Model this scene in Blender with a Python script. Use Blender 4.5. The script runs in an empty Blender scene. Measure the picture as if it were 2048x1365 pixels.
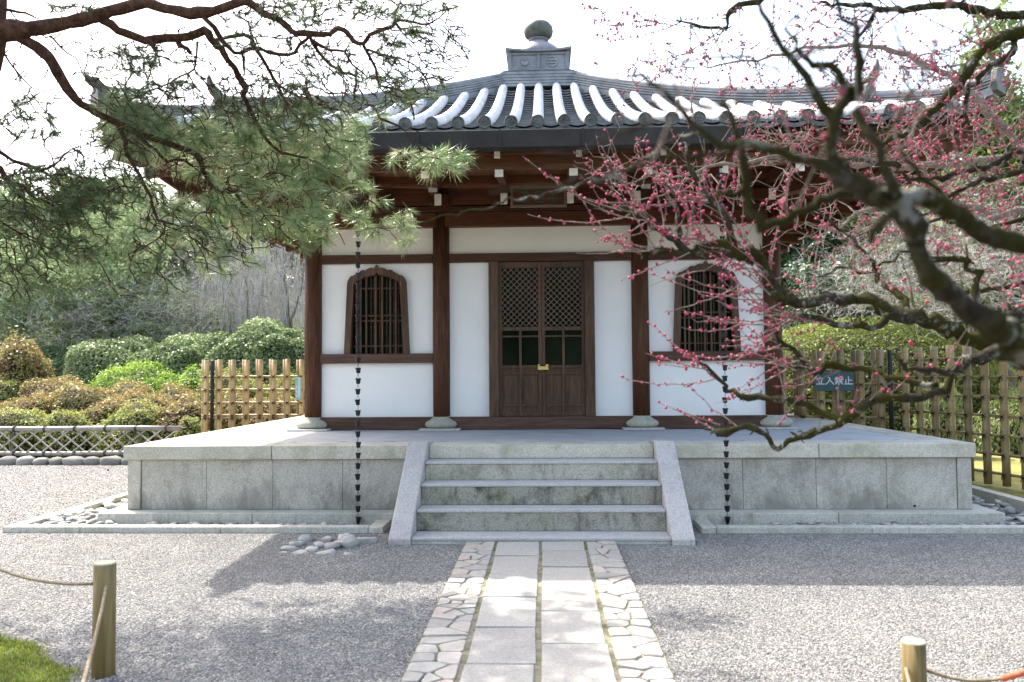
import bpy, math, random
import numpy as np
from mathutils import Vector, Matrix
PI = math.pi
rnd = random.Random(11); rng = np.random.default_rng(11)
scn = bpy.context.scene; COL = scn.collection

# ------------------------------------------------------------------ camera, sky, sun, exposure
PITCH, YAW, ROLL = .0421, .0400, -.0073
FPX, CAM = 1593.0, Vector((.0416, 0, 1.5))
_fw = Vector((-math.sin(YAW)*math.cos(PITCH), math.cos(YAW)*math.cos(PITCH), math.sin(PITCH)))
_rt0 = Vector((math.cos(YAW), math.sin(YAW), 0)); _up0 = _rt0.cross(_fw)
_rt = math.cos(ROLL)*_rt0 + math.sin(ROLL)*_up0; _up = -math.sin(ROLL)*_rt0 + math.cos(ROLL)*_up0
cam = bpy.data.cameras.new('camera'); co = bpy.data.objects.new('camera', cam); COL.objects.link(co)
co.matrix_world = Matrix(((_rt.x, _up.x, -_fw.x, CAM.x), (_rt.y, _up.y, -_fw.y, CAM.y), (_rt.z, _up.z, -_fw.z, CAM.z), (0, 0, 0, 1)))
cam.sensor_width = 36; cam.lens = FPX/2048*36; cam.clip_start = .05; cam.clip_end = 600
cam.dof.use_dof = True; cam.dof.focus_distance = 7.5; cam.dof.aperture_fstop = 3.0
scn.camera = co
SUN = Vector((-.53, .555, 1.0)).normalized()      # towards the sun
el = math.asin(SUN.z); az = math.atan2(SUN.x, SUN.y)
world = bpy.data.worlds.new('World'); scn.world = world; world.use_nodes = True
wn = world.node_tree.nodes; wl = world.node_tree.links
bg = wn['Background']; sk = wn.new('ShaderNodeTexSky'); sk.sky_type = 'NISHITA'; sk.sun_disc = False
sk.sun_elevation = el; sk.sun_rotation = az; sk.dust_density = 3.0; sk.air_density = 1.0; sk.ozone_density = 1.0
wm = wn.new('ShaderNodeMix'); wm.data_type = 'RGBA'; wm.blend_type = 'MULTIPLY'; wm.inputs[0].default_value = 1; wm.inputs[7].default_value = (1.07, .985, .88, 1)   # warm tint that shifts the white balance of the sky light
wl.new(sk.outputs[0], wm.inputs[6]); wl.new(wm.outputs[2], bg.inputs[0]); bg.inputs[1].default_value = .15
sl = bpy.data.lights.new('sun', 'SUN'); so = bpy.data.objects.new('sun', sl); COL.objects.link(so)
sl.energy = 2.3; sl.angle = math.radians(.6); sl.color = (1, .955, .88)
so.rotation_euler = SUN.to_track_quat('Z', 'Y').to_euler()
scn.view_settings.view_transform = 'Standard'; scn.view_settings.look = 'None'
scn.view_settings.exposure = 2.28; scn.view_settings.gamma = 1; scn.view_settings.use_curve_mapping = False
scn.cycles.max_bounces = 8; scn.cycles.transparent_max_bounces = 6; scn.cycles.use_denoising = True

def P(x, y, d):          # a point seen at photo position x, y that stands d metres into the garden
    q = _fw*FPX + _rt*(x-1024) + _up*(682.5-y)
    return CAM + q*(d/q.y)
G = .09                  # height of the gravel court

# ------------------------------------------------------------------ materials
def nodes_of(name):
    m = bpy.data.materials.new(name); m.use_nodes = True
    nt = m.node_tree; return m, nt, nt.nodes['Principled BSDF']
def noise(nt, co_, scale, detail=4, rough=.6, stretch=None, dist=0):
    if stretch:
        mp = nt.nodes.new('ShaderNodeMapping'); mp.inputs['Scale'].default_value = stretch
        nt.links.new(co_, mp.inputs[0]); co_ = mp.outputs[0]
    n = nt.nodes.new('ShaderNodeTexNoise'); n.inputs['Scale'].default_value = scale
    n.inputs['Detail'].default_value = detail; n.inputs['Roughness'].default_value = rough; n.inputs['Distortion'].default_value = dist
    nt.links.new(co_, n.inputs['Vector']); return n.outputs['Fac']
def ramp(nt, fac, stops):
    r = nt.nodes.new('ShaderNodeValToRGB'); e = r.color_ramp.elements
    while len(e) < len(stops): e.new(.5)
    for i, (p, c) in enumerate(stops):
        e[i].position = p; e[i].color = (*c, 1) if len(c) == 3 else c
    nt.links.new(fac, r.inputs[0]); return r.outputs[0]
def mixc(nt, fac, a, b, mode='MIX'):
    m = nt.nodes.new('ShaderNodeMix'); m.data_type = 'RGBA'; m.blend_type = mode
    for s, v in ((m.inputs[0], fac), (m.inputs[6], a), (m.inputs[7], b)):
        if hasattr(v, 'links'): nt.links.new(v, s)
        elif isinstance(v, (int, float)): s.default_value = v
        else: s.default_value = (*v, 1)
    return m.outputs[2]
def bump(nt, bs, h, strength=.3, dist=.01):
    b = nt.nodes.new('ShaderNodeBump'); b.inputs['Strength'].default_value = strength; b.inputs['Distance'].default_value = dist
    nt.links.new(h, b.inputs['Height']); nt.links.new(b.outputs[0], bs.inputs['Normal'])
def coord(nt, kind='Object'):
    return nt.nodes.new('ShaderNodeTexCoord').outputs[kind]
def worldpos(nt): return nt.nodes.new('ShaderNodeNewGeometry').outputs['Position']
def objrand(nt): return nt.nodes.new('ShaderNodeObjectInfo').outputs['Random']

def plain(name, c1, c2, scale=6, rough=.8, bs_=.2, bscale=60, stretch=None, metal=0, spec=.4, bdist=.004, world_=True):
    m, nt, b = nodes_of(name); c = worldpos(nt) if world_ else coord(nt)
    f = noise(nt, c, scale, stretch=stretch)
    nt.links.new(ramp(nt, f, [(.3, c1), (.7, c2)]), b.inputs['Base Color'])
    b.inputs['Roughness'].default_value = rough; b.inputs['Metallic'].default_value = metal
    b.inputs['Specular IOR Level'].default_value = spec
    bump(nt, b, noise(nt, c, bscale, stretch=stretch), bs_, bdist); return m
def wood(name, dark, mid, light, axis='Z', rough=.6, wear=.35, spec=.18):
    m, nt, b = nodes_of(name); c = worldpos(nt)
    st = {'Z': (1, 1, .06), 'X': (.06, 1, 1), 'Y': (1, .06, 1)}[axis]
    g = noise(nt, c, 45, 5, .7, st, .6); base = ramp(nt, g, [(.3, dark), (.5, mid), (.75, light)])
    blot = noise(nt, c, 2.2, 5, .65, tuple(s**.5 for s in st))
    base = mixc(nt, ramp(nt, blot, [(.45, (0, 0, 0)), (.75, (wear,)*3)]), base, tuple(min(1, v*2.1+.03) for v in mid))
    nt.links.new(base, b.inputs['Base Color']); b.inputs['Roughness'].default_value = rough
    b.inputs['Specular IOR Level'].default_value = spec
    bump(nt, b, g, .35, .003); return m
def granite(name, base, dark, stain, amount=.6, moss=0., scale=1., streak=True, damp=None):
    m, nt, b = nodes_of(name); c = worldpos(nt)
    sp = noise(nt, c, 75, 5, .85); col = ramp(nt, sp, [(.36, dark), (.5, base), (.66, tuple(min(1, v*1.25) for v in base))])
    l = noise(nt, c, 3.0*scale, 6, .7, (1, 1, .8), .4)
    col = mixc(nt, ramp(nt, l, [(.48, (0, 0, 0)), (.68, (amount,)*3)]), col, stain)
    if streak:
        s = noise(nt, c, 11, 5, .75, (1, 1, .22), .3)
        col = mixc(nt, ramp(nt, s, [(.52, (0, 0, 0)), (.72, (amount*.8,)*3)]), col, tuple(v*.55 for v in stain))
    if damp:
        sx = nt.nodes.new('ShaderNodeSeparateXYZ'); nt.links.new(c, sx.inputs[0])
        ml = nt.nodes.new('ShaderNodeMath'); ml.operation = 'MULTIPLY_ADD'; nt.links.new(noise(nt, c, 2.6, 6, .7, (1, 1, .5), .5), ml.inputs[0]); ml.inputs[1].default_value = 1.5
        m2 = nt.nodes.new('ShaderNodeMath'); m2.operation = 'MULTIPLY'; nt.links.new(sx.outputs[2], m2.inputs[0]); m2.inputs[1].default_value = -.8; nt.links.new(m2.outputs[0], ml.inputs[2])
        col = mixc(nt, ramp(nt, ml.outputs[0], [(.42, (0, 0, 0)), (.66, (damp,)*3)]), col, tuple(v*.42 for v in base))
    if moss:
        g = noise(nt, c, 1.7, 5, .7)
        col = mixc(nt, ramp(nt, g, [(.5, (0, 0, 0)), (.72, (moss,)*3)]), col, (.16, .19, .07))
    tint = mixc(nt, 1.0, col, ramp(nt, objrand(nt), [(0, (.9, .9, .9)), (1, (1.06, 1.05, 1.03))]), 'MULTIPLY')
    nt.links.new(tint, b.inputs['Base Color']); b.inputs['Roughness'].default_value = .9; b.inputs['Specular IOR Level'].default_value = .2
    bump(nt, b, sp, .5, .004); return m

M = {}
def plaster(name, c1, c2):
    m, nt, b = nodes_of(name); c = worldpos(nt); col = ramp(nt, noise(nt, c, 1.1, 5, .7), [(.3, c1), (.7, c2)])
    g = noise(nt, c, 5, 6, .75, (1, 1, .25)); sx = nt.nodes.new('ShaderNodeSeparateXYZ'); nt.links.new(c, sx.inputs[0])
    mr = nt.nodes.new('ShaderNodeMapRange'); nt.links.new(sx.outputs[2], mr.inputs[0]); mr.inputs[1].default_value = .98; mr.inputs[2].default_value = 1.5; mr.inputs[3].default_value = .16; mr.inputs[4].default_value = 0
    ad = nt.nodes.new('ShaderNodeMath'); ad.operation = 'ADD'; nt.links.new(g, ad.inputs[0]); nt.links.new(mr.outputs[0], ad.inputs[1])
    col = mixc(nt, ramp(nt, ad.outputs[0], [(.66, (0, 0, 0)), (.95, (.35,)*3)]), col, (.60, .57, .51))
    nt.links.new(col, b.inputs['Base Color']); b.inputs['Roughness'].default_value = .92; bump(nt, b, noise(nt, c, 140, 3, .6), .15, .003); return m
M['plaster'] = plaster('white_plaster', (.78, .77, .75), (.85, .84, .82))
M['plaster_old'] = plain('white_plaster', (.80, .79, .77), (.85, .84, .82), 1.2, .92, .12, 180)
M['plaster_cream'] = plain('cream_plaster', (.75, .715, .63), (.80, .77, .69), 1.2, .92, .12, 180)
M['col'] = wood('column_wood', (.025, .010, .005), (.070, .028, .013), (.13, .060, .032), 'Z', .6, .35)
M['beam'] = wood('beam_wood', (.03, .012, .006), (.06, .025, .013), (.10, .045, .025), 'X', .55, .35)
M['redbeam'] = wood('red_beam_wood', (.042, .014, .007), (.085, .030, .014), (.14, .055, .026), 'X', .5, .15)
M['eave'] = wood('eave_wood', (.05, .021, .010), (.10, .045, .022), (.17, .08, .042), 'X', .5, .2)
M['soffit'] = wood('soffit_wood', (.07, .025, .010), (.13, .05, .02), (.20, .085, .038), 'Y', .6, .2)
M['door'] = wood('door_wood', (.04, .022, .014), (.08, .045, .028), (.15, .09, .058), 'Z', .55, .4)
M['lattice'] = wood('lattice_wood', (.09, .055, .04), (.15, .10, .075), (.22, .16, .12), 'Z')
M['sill'] = wood('weathered_sill_wood', (.04, .022, .016), (.075, .04, .028), (.15, .09, .07), 'X', .65, .4)
M['white_end'] = plain('white_painted_end', (.62, .60, .52), (.78, .76, .68), 12, .8, .2, 60)
M['tile'] = plain('grey_roof_tile', (.06, .06, .062), (.19, .19, .19), 5, .42, .15, 90, spec=.55)
M['tile_row'] = plain('skylit_roof_tile', (.46, .465, .47), (.66, .665, .67), 2.2, .5, .3, 60, spec=.5)  # rows paler than the flat tiles: glancing sky reflection put into the colour
M['tile_dark'] = plain('weathered_tile_end', (.05, .052, .045), (.15, .155, .14), 14, .6, .3, 90)
M['ridge'] = plain('ridge_tile', (.13, .135, .148), (.30, .307, .32), 5, .45, .15, 90, spec=.5)
M['orn'] = plain('roof_ornament_tile', (.12, .125, .14), (.24, .245, .265), 4, .5, .2, 70, spec=.5)
M['orn_moss'] = plain('mossy_finial', (.025, .03, .02), (.12, .13, .12), 5, .5, .3, 50)
M['gutter'] = plain('bronze_gutter', (.022, .019, .017), (.045, .040, .036), 3, .6, .15, 40, metal=.3, spec=.25)
M['chain'] = plain('rain_chain_metal', (.012, .013, .015), (.035, .037, .04), 8, .45, .1, 60, metal=.5)
M['brass'] = plain('brass', (.5, .36, .1), (.68, .52, .2), 20, .35, .1, 60, metal=.9)
M['glass'] = plain('dark_pane', (.004, .007, .004), (.012, .018, .010), 1.3, .06, .0, 60, spec=.06)
M['black'] = plain('dark_interior', (.006, .004, .003), (.014, .009, .006), 3, .9, .1, 60)
M['wall_stone'] = granite('granite_wall', (.50, .475, .42), (.30, .28, .245), (.20, .185, .15), .5, .18, damp=.8)
M['cap_stone'] = granite('granite_cap', (.54, .51, .435), (.34, .32, .27), (.30, .295, .20), .7, .30, 1.3, False)
M['step_stone'] = granite('granite_step', (.46, .435, .37), (.24, .225, .19), (.14, .125, .10), .8, .5)
M['step_dark'] = granite('stained_granite_step', (.37, .35, .295), (.15, .138, .115), (.075, .066, .054), .95, .35, 1.6)
M['cheek'] = granite('pinkish_granite', (.50, .475, .45), (.31, .285, .27), (.35, .31, .31), .5, .1)
M['tread'] = granite('granite_tread', (.50, .49, .47), (.31, .30, .29), (.38, .37, .35), .4)
M['kerb'] = granite('granite_kerb', (.53, .515, .455), (.30, .29, .25), (.30, .29, .21), .6, .15)
M['terrace'] = plain('terrace_tile', (.34, .35, .37), (.43, .44, .46), 3, .7, .2, 120)
M['slab'] = granite('paving_granite', (.38, .365, .33), (.29, .28, .255), (.33, .315, .285), .45, 0, 1, False)
M['column_base'] = granite('column_base_stone', (.42, .41, .35), (.22, .215, .18), (.26, .255, .18), .5, .2)
M['bamboo_tan'] = None; M['rope_black'] = plain('black_hemp_cord', (.012, .010, .009), (.03, .026, .022), 30, .9, .3, 300)
M['rope'] = plain('hemp_rope', (.16, .12, .07), (.30, .24, .16), 40, .9, .6, 260)
M['rope_red'] = plain('faded_red_cord', (.45, .10, .05), (.6, .18, .1), 40, .9, .6, 260)
M['signg'] = plain('green_sign_enamel', (.035, .095, .10), (.05, .12, .125), 4, .4, .05, 60)
M['signp'] = plain('pale_sign_enamel', (.20, .36, .36), (.26, .42, .41), 4, .4, .05, 60)
M['signw'] = plain('white_lettering', (.75, .75, .75), (.8, .8, .8), 4, .6, 0, 60)
M['green_letter'] = plain('green_lettering', (.01, .09, .06), (.02, .13, .085), 8, .6, 0, 60)
M['plaque_frame'] = wood('plaque_frame_wood', (.10, .07, .045), (.17, .12, .08), (.25, .19, .13), 'X')
M['soil'] = plain('dark_soil', (.035, .028, .018), (.09, .075, .05), 3, .95, .5, 25, bdist=.03)

def bamboo(name, a, b_, c):
    m, nt, b = nodes_of(name); co_ = worldpos(nt)
    f = noise(nt, co_, 8, 4, .6, (1, 1, .12)); col = ramp(nt, f, [(.3, a), (.5, b_), (.72, c)])
    w = nt.nodes.new('ShaderNodeTexWave'); w.bands_direction = 'Z'; w.inputs['Scale'].default_value = .95
    w.inputs['Distortion'].default_value = .0; nt.links.new(coord(nt), w.inputs[0])
    col = mixc(nt, ramp(nt, w.outputs['Fac'], [(0, (.7,)*3), (.004, (0, 0, 0))]), col, tuple(v*.5 for v in b_))
    col = mixc(nt, 1.0, col, ramp(nt, objrand(nt), [(0, (.62, .62, .62)), (1, (1.12, 1.10, 1.05))]), 'MULTIPLY')
    nt.links.new(col, b.inputs['Base Color']); b.inputs['Roughness'].default_value = .45
    bump(nt, b, f, .15, .004); return m
M['bamboo'] = bamboo('golden_bamboo', (.36, .25, .10), (.46, .33, .15), (.56, .43, .22))
M['bamboo_old'] = bamboo('aged_bamboo', (.24, .17, .075), (.34, .25, .115), (.45, .34, .17))
M['bamboo_grey'] = bamboo('grey_bamboo', (.30, .27, .22), (.42, .39, .33), (.55, .52, .46))
M['bamboo_black'] = plain('black_bamboo', (.010, .010, .012), (.025, .025, .028), 8, .4, .1, 50)

def gravel_ground():
    m, nt, b = nodes_of('grey_gravel'); c = worldpos(nt)
    v = nt.nodes.new('ShaderNodeTexVoronoi'); v.inputs['Scale'].default_value = 62; v.inputs['Randomness'].default_value = 1
    nt.links.new(c, v.inputs['Vector'])
    bw = nt.nodes.new('ShaderNodeRGBToBW'); nt.links.new(v.outputs['Color'], bw.inputs[0])
    col = ramp(nt, bw.outputs[0], [(.15, (.122, .119, .114)), (.5, (.222, .216, .205)), (.85, (.33, .32, .295))])
    big = noise(nt, c, 1.6, 6, .7); col = mixc(nt, 1.0, col, ramp(nt, big, [(.3, (.82, .82, .84)), (.7, (1.12, 1.11, 1.08))]), 'MULTIPLY')
    edge = ramp(nt, v.outputs['Distance'], [(.35, (1, 1, 1)), (.85, (.0, .0, .0))])
    nt.links.new(mixc(nt, .55, col, mixc(nt, 1, col, edge, 'MULTIPLY')), b.inputs['Base Color'])
    b.inputs['Roughness'].default_value = .85
    bump(nt, b, edge, .9, .012); return m
M['gravel'] = gravel_ground()
def pebble_mat(name, stops, rough=.7, inst=True):
    m, nt, b = nodes_of(name); col = ramp(nt, objrand(nt), stops)
    n = noise(nt, worldpos(nt), 30, 4, .7)
    if name == 'gravel_chip': col = mixc(nt, 1, col, ramp(nt, noise(nt, worldpos(nt), 2.2, 6, .75), [(.32, (.74, .74, .75)), (.68, (1.15, 1.14, 1.11))]), 'MULTIPLY')
    col = mixc(nt, 1, col, ramp(nt, n, [(.3, (.82,)*3), (.7, (1.1,)*3)]), 'MULTIPLY')
    nt.links.new(col, b.inputs['Base Color']); b.inputs['Roughness'].default_value = rough
    bump(nt, b, noise(nt, worldpos(nt), 90, 4, .7), .4, .004); return m
M['chip'] = pebble_mat('gravel_chip', [(0, (.118, .115, .110)), (.3, (.212, .206, .195)), (.75, (.305, .295, .272)), (1, (.48, .46, .42))])
M['pebble'] = pebble_mat('river_pebble', [(0, (.16, .165, .17)), (.4, (.30, .295, .27)), (.7, (.40, .39, .35)), (1, (.55, .53, .48))])
M['edging'] = pebble_mat('edging_stone', [(0, (.29, .28, .25)), (.4, (.37, .355, .315)), (.7, (.42, .385, .33)), (.9, (.43, .35, .30)), (1, (.47, .45, .40))], .8)
M['rock'] = pebble_mat('grey_rock', [(0, (.26, .26, .25)), (.5, (.36, .35, .32)), (1, (.48, .47, .44))], .85)
def moss_mat(name, a, b_, c, scale=4):
    m, nt, b = nodes_of(name); w = worldpos(nt)
    f = noise(nt, w, scale, 6, .75); nt.links.new(ramp(nt, f, [(.3, a), (.5, b_), (.72, c)]), b.inputs['Base Color'])
    b.inputs['Roughness'].default_value = .95; bump(nt, b, noise(nt, w, 70, 5, .8), .8, .02); return m
M['moss'] = moss_mat('green_moss', (.03, .05, .008), (.08, .12, .015), (.16, .20, .03), 9)
M['mossfar'] = moss_mat('moss_lawn', (.10, .12, .03), (.24, .22, .05), (.36, .30, .12), .8)
def joint_mat():
    m, nt, b = nodes_of('mossy_sand_joint'); w = worldpos(nt)
    f = noise(nt, w, 9, 6, .75); nt.links.new(ramp(nt, f, [(.46, (.27, .24, .18)), (.56, (.15, .15, .07)), (.66, (.11, .155, .03))]), b.inputs['Base Color'])
    b.inputs['Roughness'].default_value = .95; bump(nt, b, noise(nt, w, 120, 5, .8), .8, .01); return m
M['joint'] = joint_mat()
def leafmat(name, cols, rough=.5, trans=.3, spec=.35):
    m, nt, b = nodes_of(name)
    a = nt.nodes.new('ShaderNodeAttribute'); a.attribute_name = 'v'
    n = len(cols); col = ramp(nt, a.outputs['Fac'], [(i/(n-1), c) for i, c in enumerate(cols)])
    nt.links.new(col, b.inputs['Base Color']); b.inputs['Roughness'].default_value = rough; b.inputs['Specular IOR Level'].default_value = spec
    t = nt.nodes.new('ShaderNodeBsdfTranslucent'); nt.links.new(col, t.inputs[0])
    mx = nt.nodes.new('ShaderNodeMixShader'); mx.inputs[0].default_value = trans
    nt.links.new(b.outputs[0], mx.inputs[1]); nt.links.new(t.outputs[0], mx.inputs[2])
    nt.links.new(mx.outputs[0], nt.nodes['Material Output'].inputs[0]); return m
def barkmat(name, dark, mid, light, moss=None, lichen=None, scale=14, zs=.35):
    m, nt, b = nodes_of(name); w = worldpos(nt)
    f = noise(nt, w, scale, 6, .75, None, .8); col = ramp(nt, f, [(.3, dark), (.5, mid), (.72, light)])
    if moss:
        g = noise(nt, w, 5.5, 5, .7); col = mixc(nt, ramp(nt, g, [(.40, (0, 0, 0)), (.56, (.9,)*3)]), col, moss)
    if lichen:
        g = noise(nt, w, 13, 5, .75); col = mixc(nt, ramp(nt, g, [(.55, (0, 0, 0)), (.62, (.9,)*3)]), col, lichen)
    nt.links.new(col, b.inputs['Base Color']); b.inputs['Roughness'].default_value = 1; b.inputs['Specular IOR Level'].default_value = .08
    bump(nt, b, noise(nt, w, scale*3, 7, .85, None, .5), 1.0, .02); return m
M['pine_bark'] = barkmat('pine_bark', (.035, .018, .012), (.10, .052, .035), (.20, .12, .085), None, None, 22)
M['plum_bark'] = barkmat('plum_bark', (.016, .013, .010), (.065, .053, .040), (.17, .15, .12), (.055, .055, .008), (.38, .38, .33), 30)
M['plum_twig'] = barkmat('plum_twig', (.18, .15, .12), (.36, .31, .25), (.55, .49, .41), None, None, 30)
M['grey_bark'] = barkmat('grey_bark', (.10, .09, .075), (.22, .20, .17), (.38, .36, .32), (.12, .13, .05), None, 6)
M['pale_twig'] = barkmat('pale_twig', (.30, .28, .25), (.45, .43, .40), (.60, .58, .55), None, None, 6)
M['dark_bark'] = barkmat('dark_bark', (.04, .03, .02), (.09, .07, .05), (.16, .13, .10), (.09, .10, .03), None, 6)
M['moss_sprig'] = leafmat('moss_sprig', [(.09, .13, .016), (.22, .29, .035), (.38, .43, .07), (.30, .22, .08)], .8, .4)
M['needle'] = leafmat('pine_needle', [(.10, .17, .06), (.18, .28, .10), (.30, .38, .18), (.42, .42, .24)], .3, .4, .8)
M['needle_thin'] = leafmat('shaded_pine_needle', [(.05, .08, .03), (.09, .135, .05), (.15, .19, .08)], .5, .35)  # darker copy of the pine needle for sparse tufts, backlit shade painted in
M['needle_far'] = leafmat('far_pine_needle', [(.15, .21, .10), (.24, .31, .15), (.34, .41, .21)], .6, .5)  # lightened greens: the pale veil of distance is painted into the colour
M['leaf_hedge'] = leafmat('camellia_leaf', [(.08, .13, .045), (.15, .21, .08), (.24, .31, .14), (.36, .43, .22)], .45, .45, .4)
M['leaf_azalea'] = leafmat('azalea_leaf', [(.26, .13, .06), (.27, .21, .07), (.27, .28, .08), (.42, .22, .13)], .5, .4)
M['leaf_azalea_green'] = leafmat('green_azalea_leaf', [(.15, .19, .04), (.24, .29, .06), (.33, .37, .10), (.32, .24, .10)], .5, .4)
M['leaf_bright'] = leafmat('bright_green_leaf', [(.15, .27, .03), (.27, .42, .05), (.38, .52, .09)], .5, .35)
M['leaf_mound'] = leafmat('clipped_mound_leaf', [(.10, .14, .02), (.18, .225, .035), (.28, .32, .07)], .5, .35)
M['leaf_dark'] = leafmat('dark_evergreen_leaf', [(.03, .06, .024), (.055, .10, .04), (.10, .155, .07), (.18, .24, .13)], .35, .15, .55)
M['leaf_mid'] = leafmat('mixed_green_leaf', [(.11, .16, .05), (.19, .25, .08), (.30, .35, .14)], .5, .45)
M['leaf_red'] = leafmat('reddish_leaf', [(.20, .05, .03), (.22, .12, .04), (.16, .16, .04)], .5, .3)
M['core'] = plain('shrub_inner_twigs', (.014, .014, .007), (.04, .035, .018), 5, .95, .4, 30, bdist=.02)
M['bud'] = leafmat('plum_bud', [(.36, .03, .08), (.50, .06, .13), (.66, .19, .27)], .5, .2)
M['post'] = wood('post_wood', (.10, .07, .025), (.17, .125, .05), (.26, .20, .10), 'Z', .7, .2)
M['post_top'] = plain('sawn_post_top', (.45, .40, .28), (.58, .53, .38), 12, .8, .2, 60)
M['hill'] = plain('wooded_hill', (.025, .03, .014), (.06, .065, .035), 1.2, .95, .5, 6, bdist=.2)

# ------------------------------------------------------------------ objects and mesh helpers
def prop(o, **k):
    for a, b in k.items():
        if b: o[a] = b
    return o
def thing(name, label, cat, loc=(0, 0, 0), group=None):
    o = bpy.data.objects.new(name, None); COL.objects.link(o); o.location = loc; o.empty_display_size = .1
    return prop(o, label=label, category=cat, group=group)
def adopt(o, parent):
    if parent:
        o.parent = parent
        off = Vector(parent.location)
        p = parent.parent
        while p: off = off + Vector(p.location); p = p.parent
        o.matrix_parent_inverse = Matrix.Translation(-Vector(parent.location)) if parent.type == 'EMPTY' else Matrix.Translation(-Vector(parent.location))
    return o
def put(name, me, parent=None, loc=None, rot=None, scl=None):
    o = bpy.data.objects.new(name, me); COL.objects.link(o)
    if loc is not None: o.location = loc
    if rot is not None: o.rotation_euler = rot
    if scl is not None: o.scale = scl
    return adopt(o, parent)
def np_mesh(name, V, F, mat=None, vals=None, smooth=False):   # F: (n,k) array of equal faces
    me = bpy.data.meshes.new(name); V = np.asarray(V, np.float32); F = np.asarray(F, np.int32); n, k = F.shape
    me.vertices.add(len(V)); me.vertices.foreach_set('co', V.ravel())
    me.loops.add(n*k); me.loops.foreach_set('vertex_index', F.ravel())
    me.polygons.add(n); me.polygons.foreach_set('loop_start', np.arange(0, n*k, k, dtype=np.int32))
    if vals is not None:
        a = me.attributes.new('v', 'FLOAT', 'FACE'); a.data.foreach_set('value', np.asarray(vals, np.float32))
    if smooth: me.polygons.foreach_set('use_smooth', np.ones(n, bool))
    me.update(calc_edges=True)
    if mat: me.materials.append(mat)
    return me
class MB:
    def __init__(s): s.v = []; s.f = []
    def add(s, vs, fs):
        n = len(s.v); s.v += [tuple(p) for p in vs]; s.f += [tuple(i+n for i in f) for f in fs]; return s
    def box(s, x0, x1, y0, y1, z0, z1):
        return s.add([(x0, y0, z0), (x1, y0, z0), (x1, y1, z0), (x0, y1, z0), (x0, y0, z1), (x1, y0, z1), (x1, y1, z1), (x0, y1, z1)],
                     [(0, 3, 2, 1), (4, 5, 6, 7), (0, 1, 5, 4), (1, 2, 6, 5), (2, 3, 7, 6), (3, 0, 4, 7)])
    def hexa(s, b, t):   # bottom four, top four points
        return s.add(list(b)+list(t), [(0, 3, 2, 1), (4, 5, 6, 7), (0, 1, 5, 4), (1, 2, 6, 5), (2, 3, 7, 6), (3, 0, 4, 7)])
    def prism(s, pts, axis, a, b):   # polygon in the two other axes, extruded along axis
        def q(u, v, w): return {'x': (w, u, v), 'y': (u, w, v), 'z': (u, v, w)}[axis]
        n = len(pts); vs = [q(u, v, a) for u, v in pts]+[q(u, v, b) for u, v in pts]
        fs = [tuple(range(n))[::-1], tuple(range(n, 2*n))]+[(i, (i+1) % n, n+(i+1) % n, n+i) for i in range(n)]
        return s.add(vs, fs)
    def tube(s, pts, rad, n=6, cap=True, closed=False):
        pts = [Vector(p) for p in pts]; m = len(pts)
        if not hasattr(rad, '__len__'): rad = [rad]*m
        vs = []; fs = []; u = None
        for i, p in enumerate(pts):
            if closed: t = pts[(i+1) % m]-pts[i-1]
            else: t = pts[min(i+1, m-1)]-pts[max(i-1, 0)]
            if t.length < 1e-9: t = Vector((0, 0, 1))
            t.normalize()
            if u is None: u = t.orthogonal()
            u = (u-t*u.dot(t))
            if u.length < 1e-6: u = t.orthogonal()
            u.normalize(); w = t.cross(u)
            for k in range(n):
                a = 2*PI*k/n; vs.append(p+(u*math.cos(a)+w*math.sin(a))*rad[i])
        for i in range(m if closed else m-1):
            j = (i+1) % m
            for k in range(n): fs.append((i*n+k, i*n+(k+1) % n, j*n+(k+1) % n, j*n+k))
        if cap and not closed: fs += [tuple(range(n))[::-1], tuple((m-1)*n+k for k in range(n))]
        return s.add(vs, fs)
    def lathe(s, prof, c=(0, 0, 0), n=20, lobes=0, amp=0):   # prof: (r, z)
        vs = []; fs = []
        for i, (r, z) in enumerate(prof):
            for k in range(n):
                a = 2*PI*k/n; rr = r*(1+amp*math.cos(lobes*a)) if lobes else r
                vs.append((c[0]+rr*math.cos(a), c[1]+rr*math.sin(a), c[2]+z))
        for i in range(len(prof)-1):
            for k in range(n): fs.append((i*n+k, i*n+(k+1) % n, (i+1)*n+(k+1) % n, (i+1)*n+k))
        fs += [tuple(range(n))[::-1], tuple((len(prof)-1)*n+k for k in range(n))]
        return s.add(vs, fs)
    def mesh(s, name, mat, smooth=False):
        me = bpy.data.meshes.new(name); me.from_pydata(s.v, [], s.f)
        if smooth: me.polygons.foreach_set('use_smooth', [True]*len(me.polygons))
        me.materials.append(mat); me.update(); return me
    def build(s, name, mat, parent=None, smooth=False, bevel=0, kind=None):
        o = put(name, s.mesh(name, mat, smooth), parent)
        if bevel:
            b = o.modifiers.new('b', 'BEVEL'); b.width = bevel; b.segments = 2; b.limit_method = 'ANGLE'; b.angle_limit = .6
        if kind: o['kind'] = kind
        return o
def box(name, mat, parent, x0, x1, y0, y1, z0, z1, bevel=0, **k):
    return prop(MB().box(x0, x1, y0, y1, z0, z1).build(name, mat, parent, bevel=bevel), **k)
def wob(p, s=1.0, ph=0.):     # cheap smooth noise, about -1..1, p (n,3)
    p = np.asarray(p)*s
    return (np.sin(p[..., 0]*1.9+1.3*np.sin(p[..., 1]*1.7+ph)+ph) + np.sin(p[..., 1]*2.3+1.1*np.sin(p[..., 2]*2.1)+ph*2) + np.sin(p[..., 2]*2.9+1.2*np.sin(p[..., 0]*1.3+ph)))/3
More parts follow.
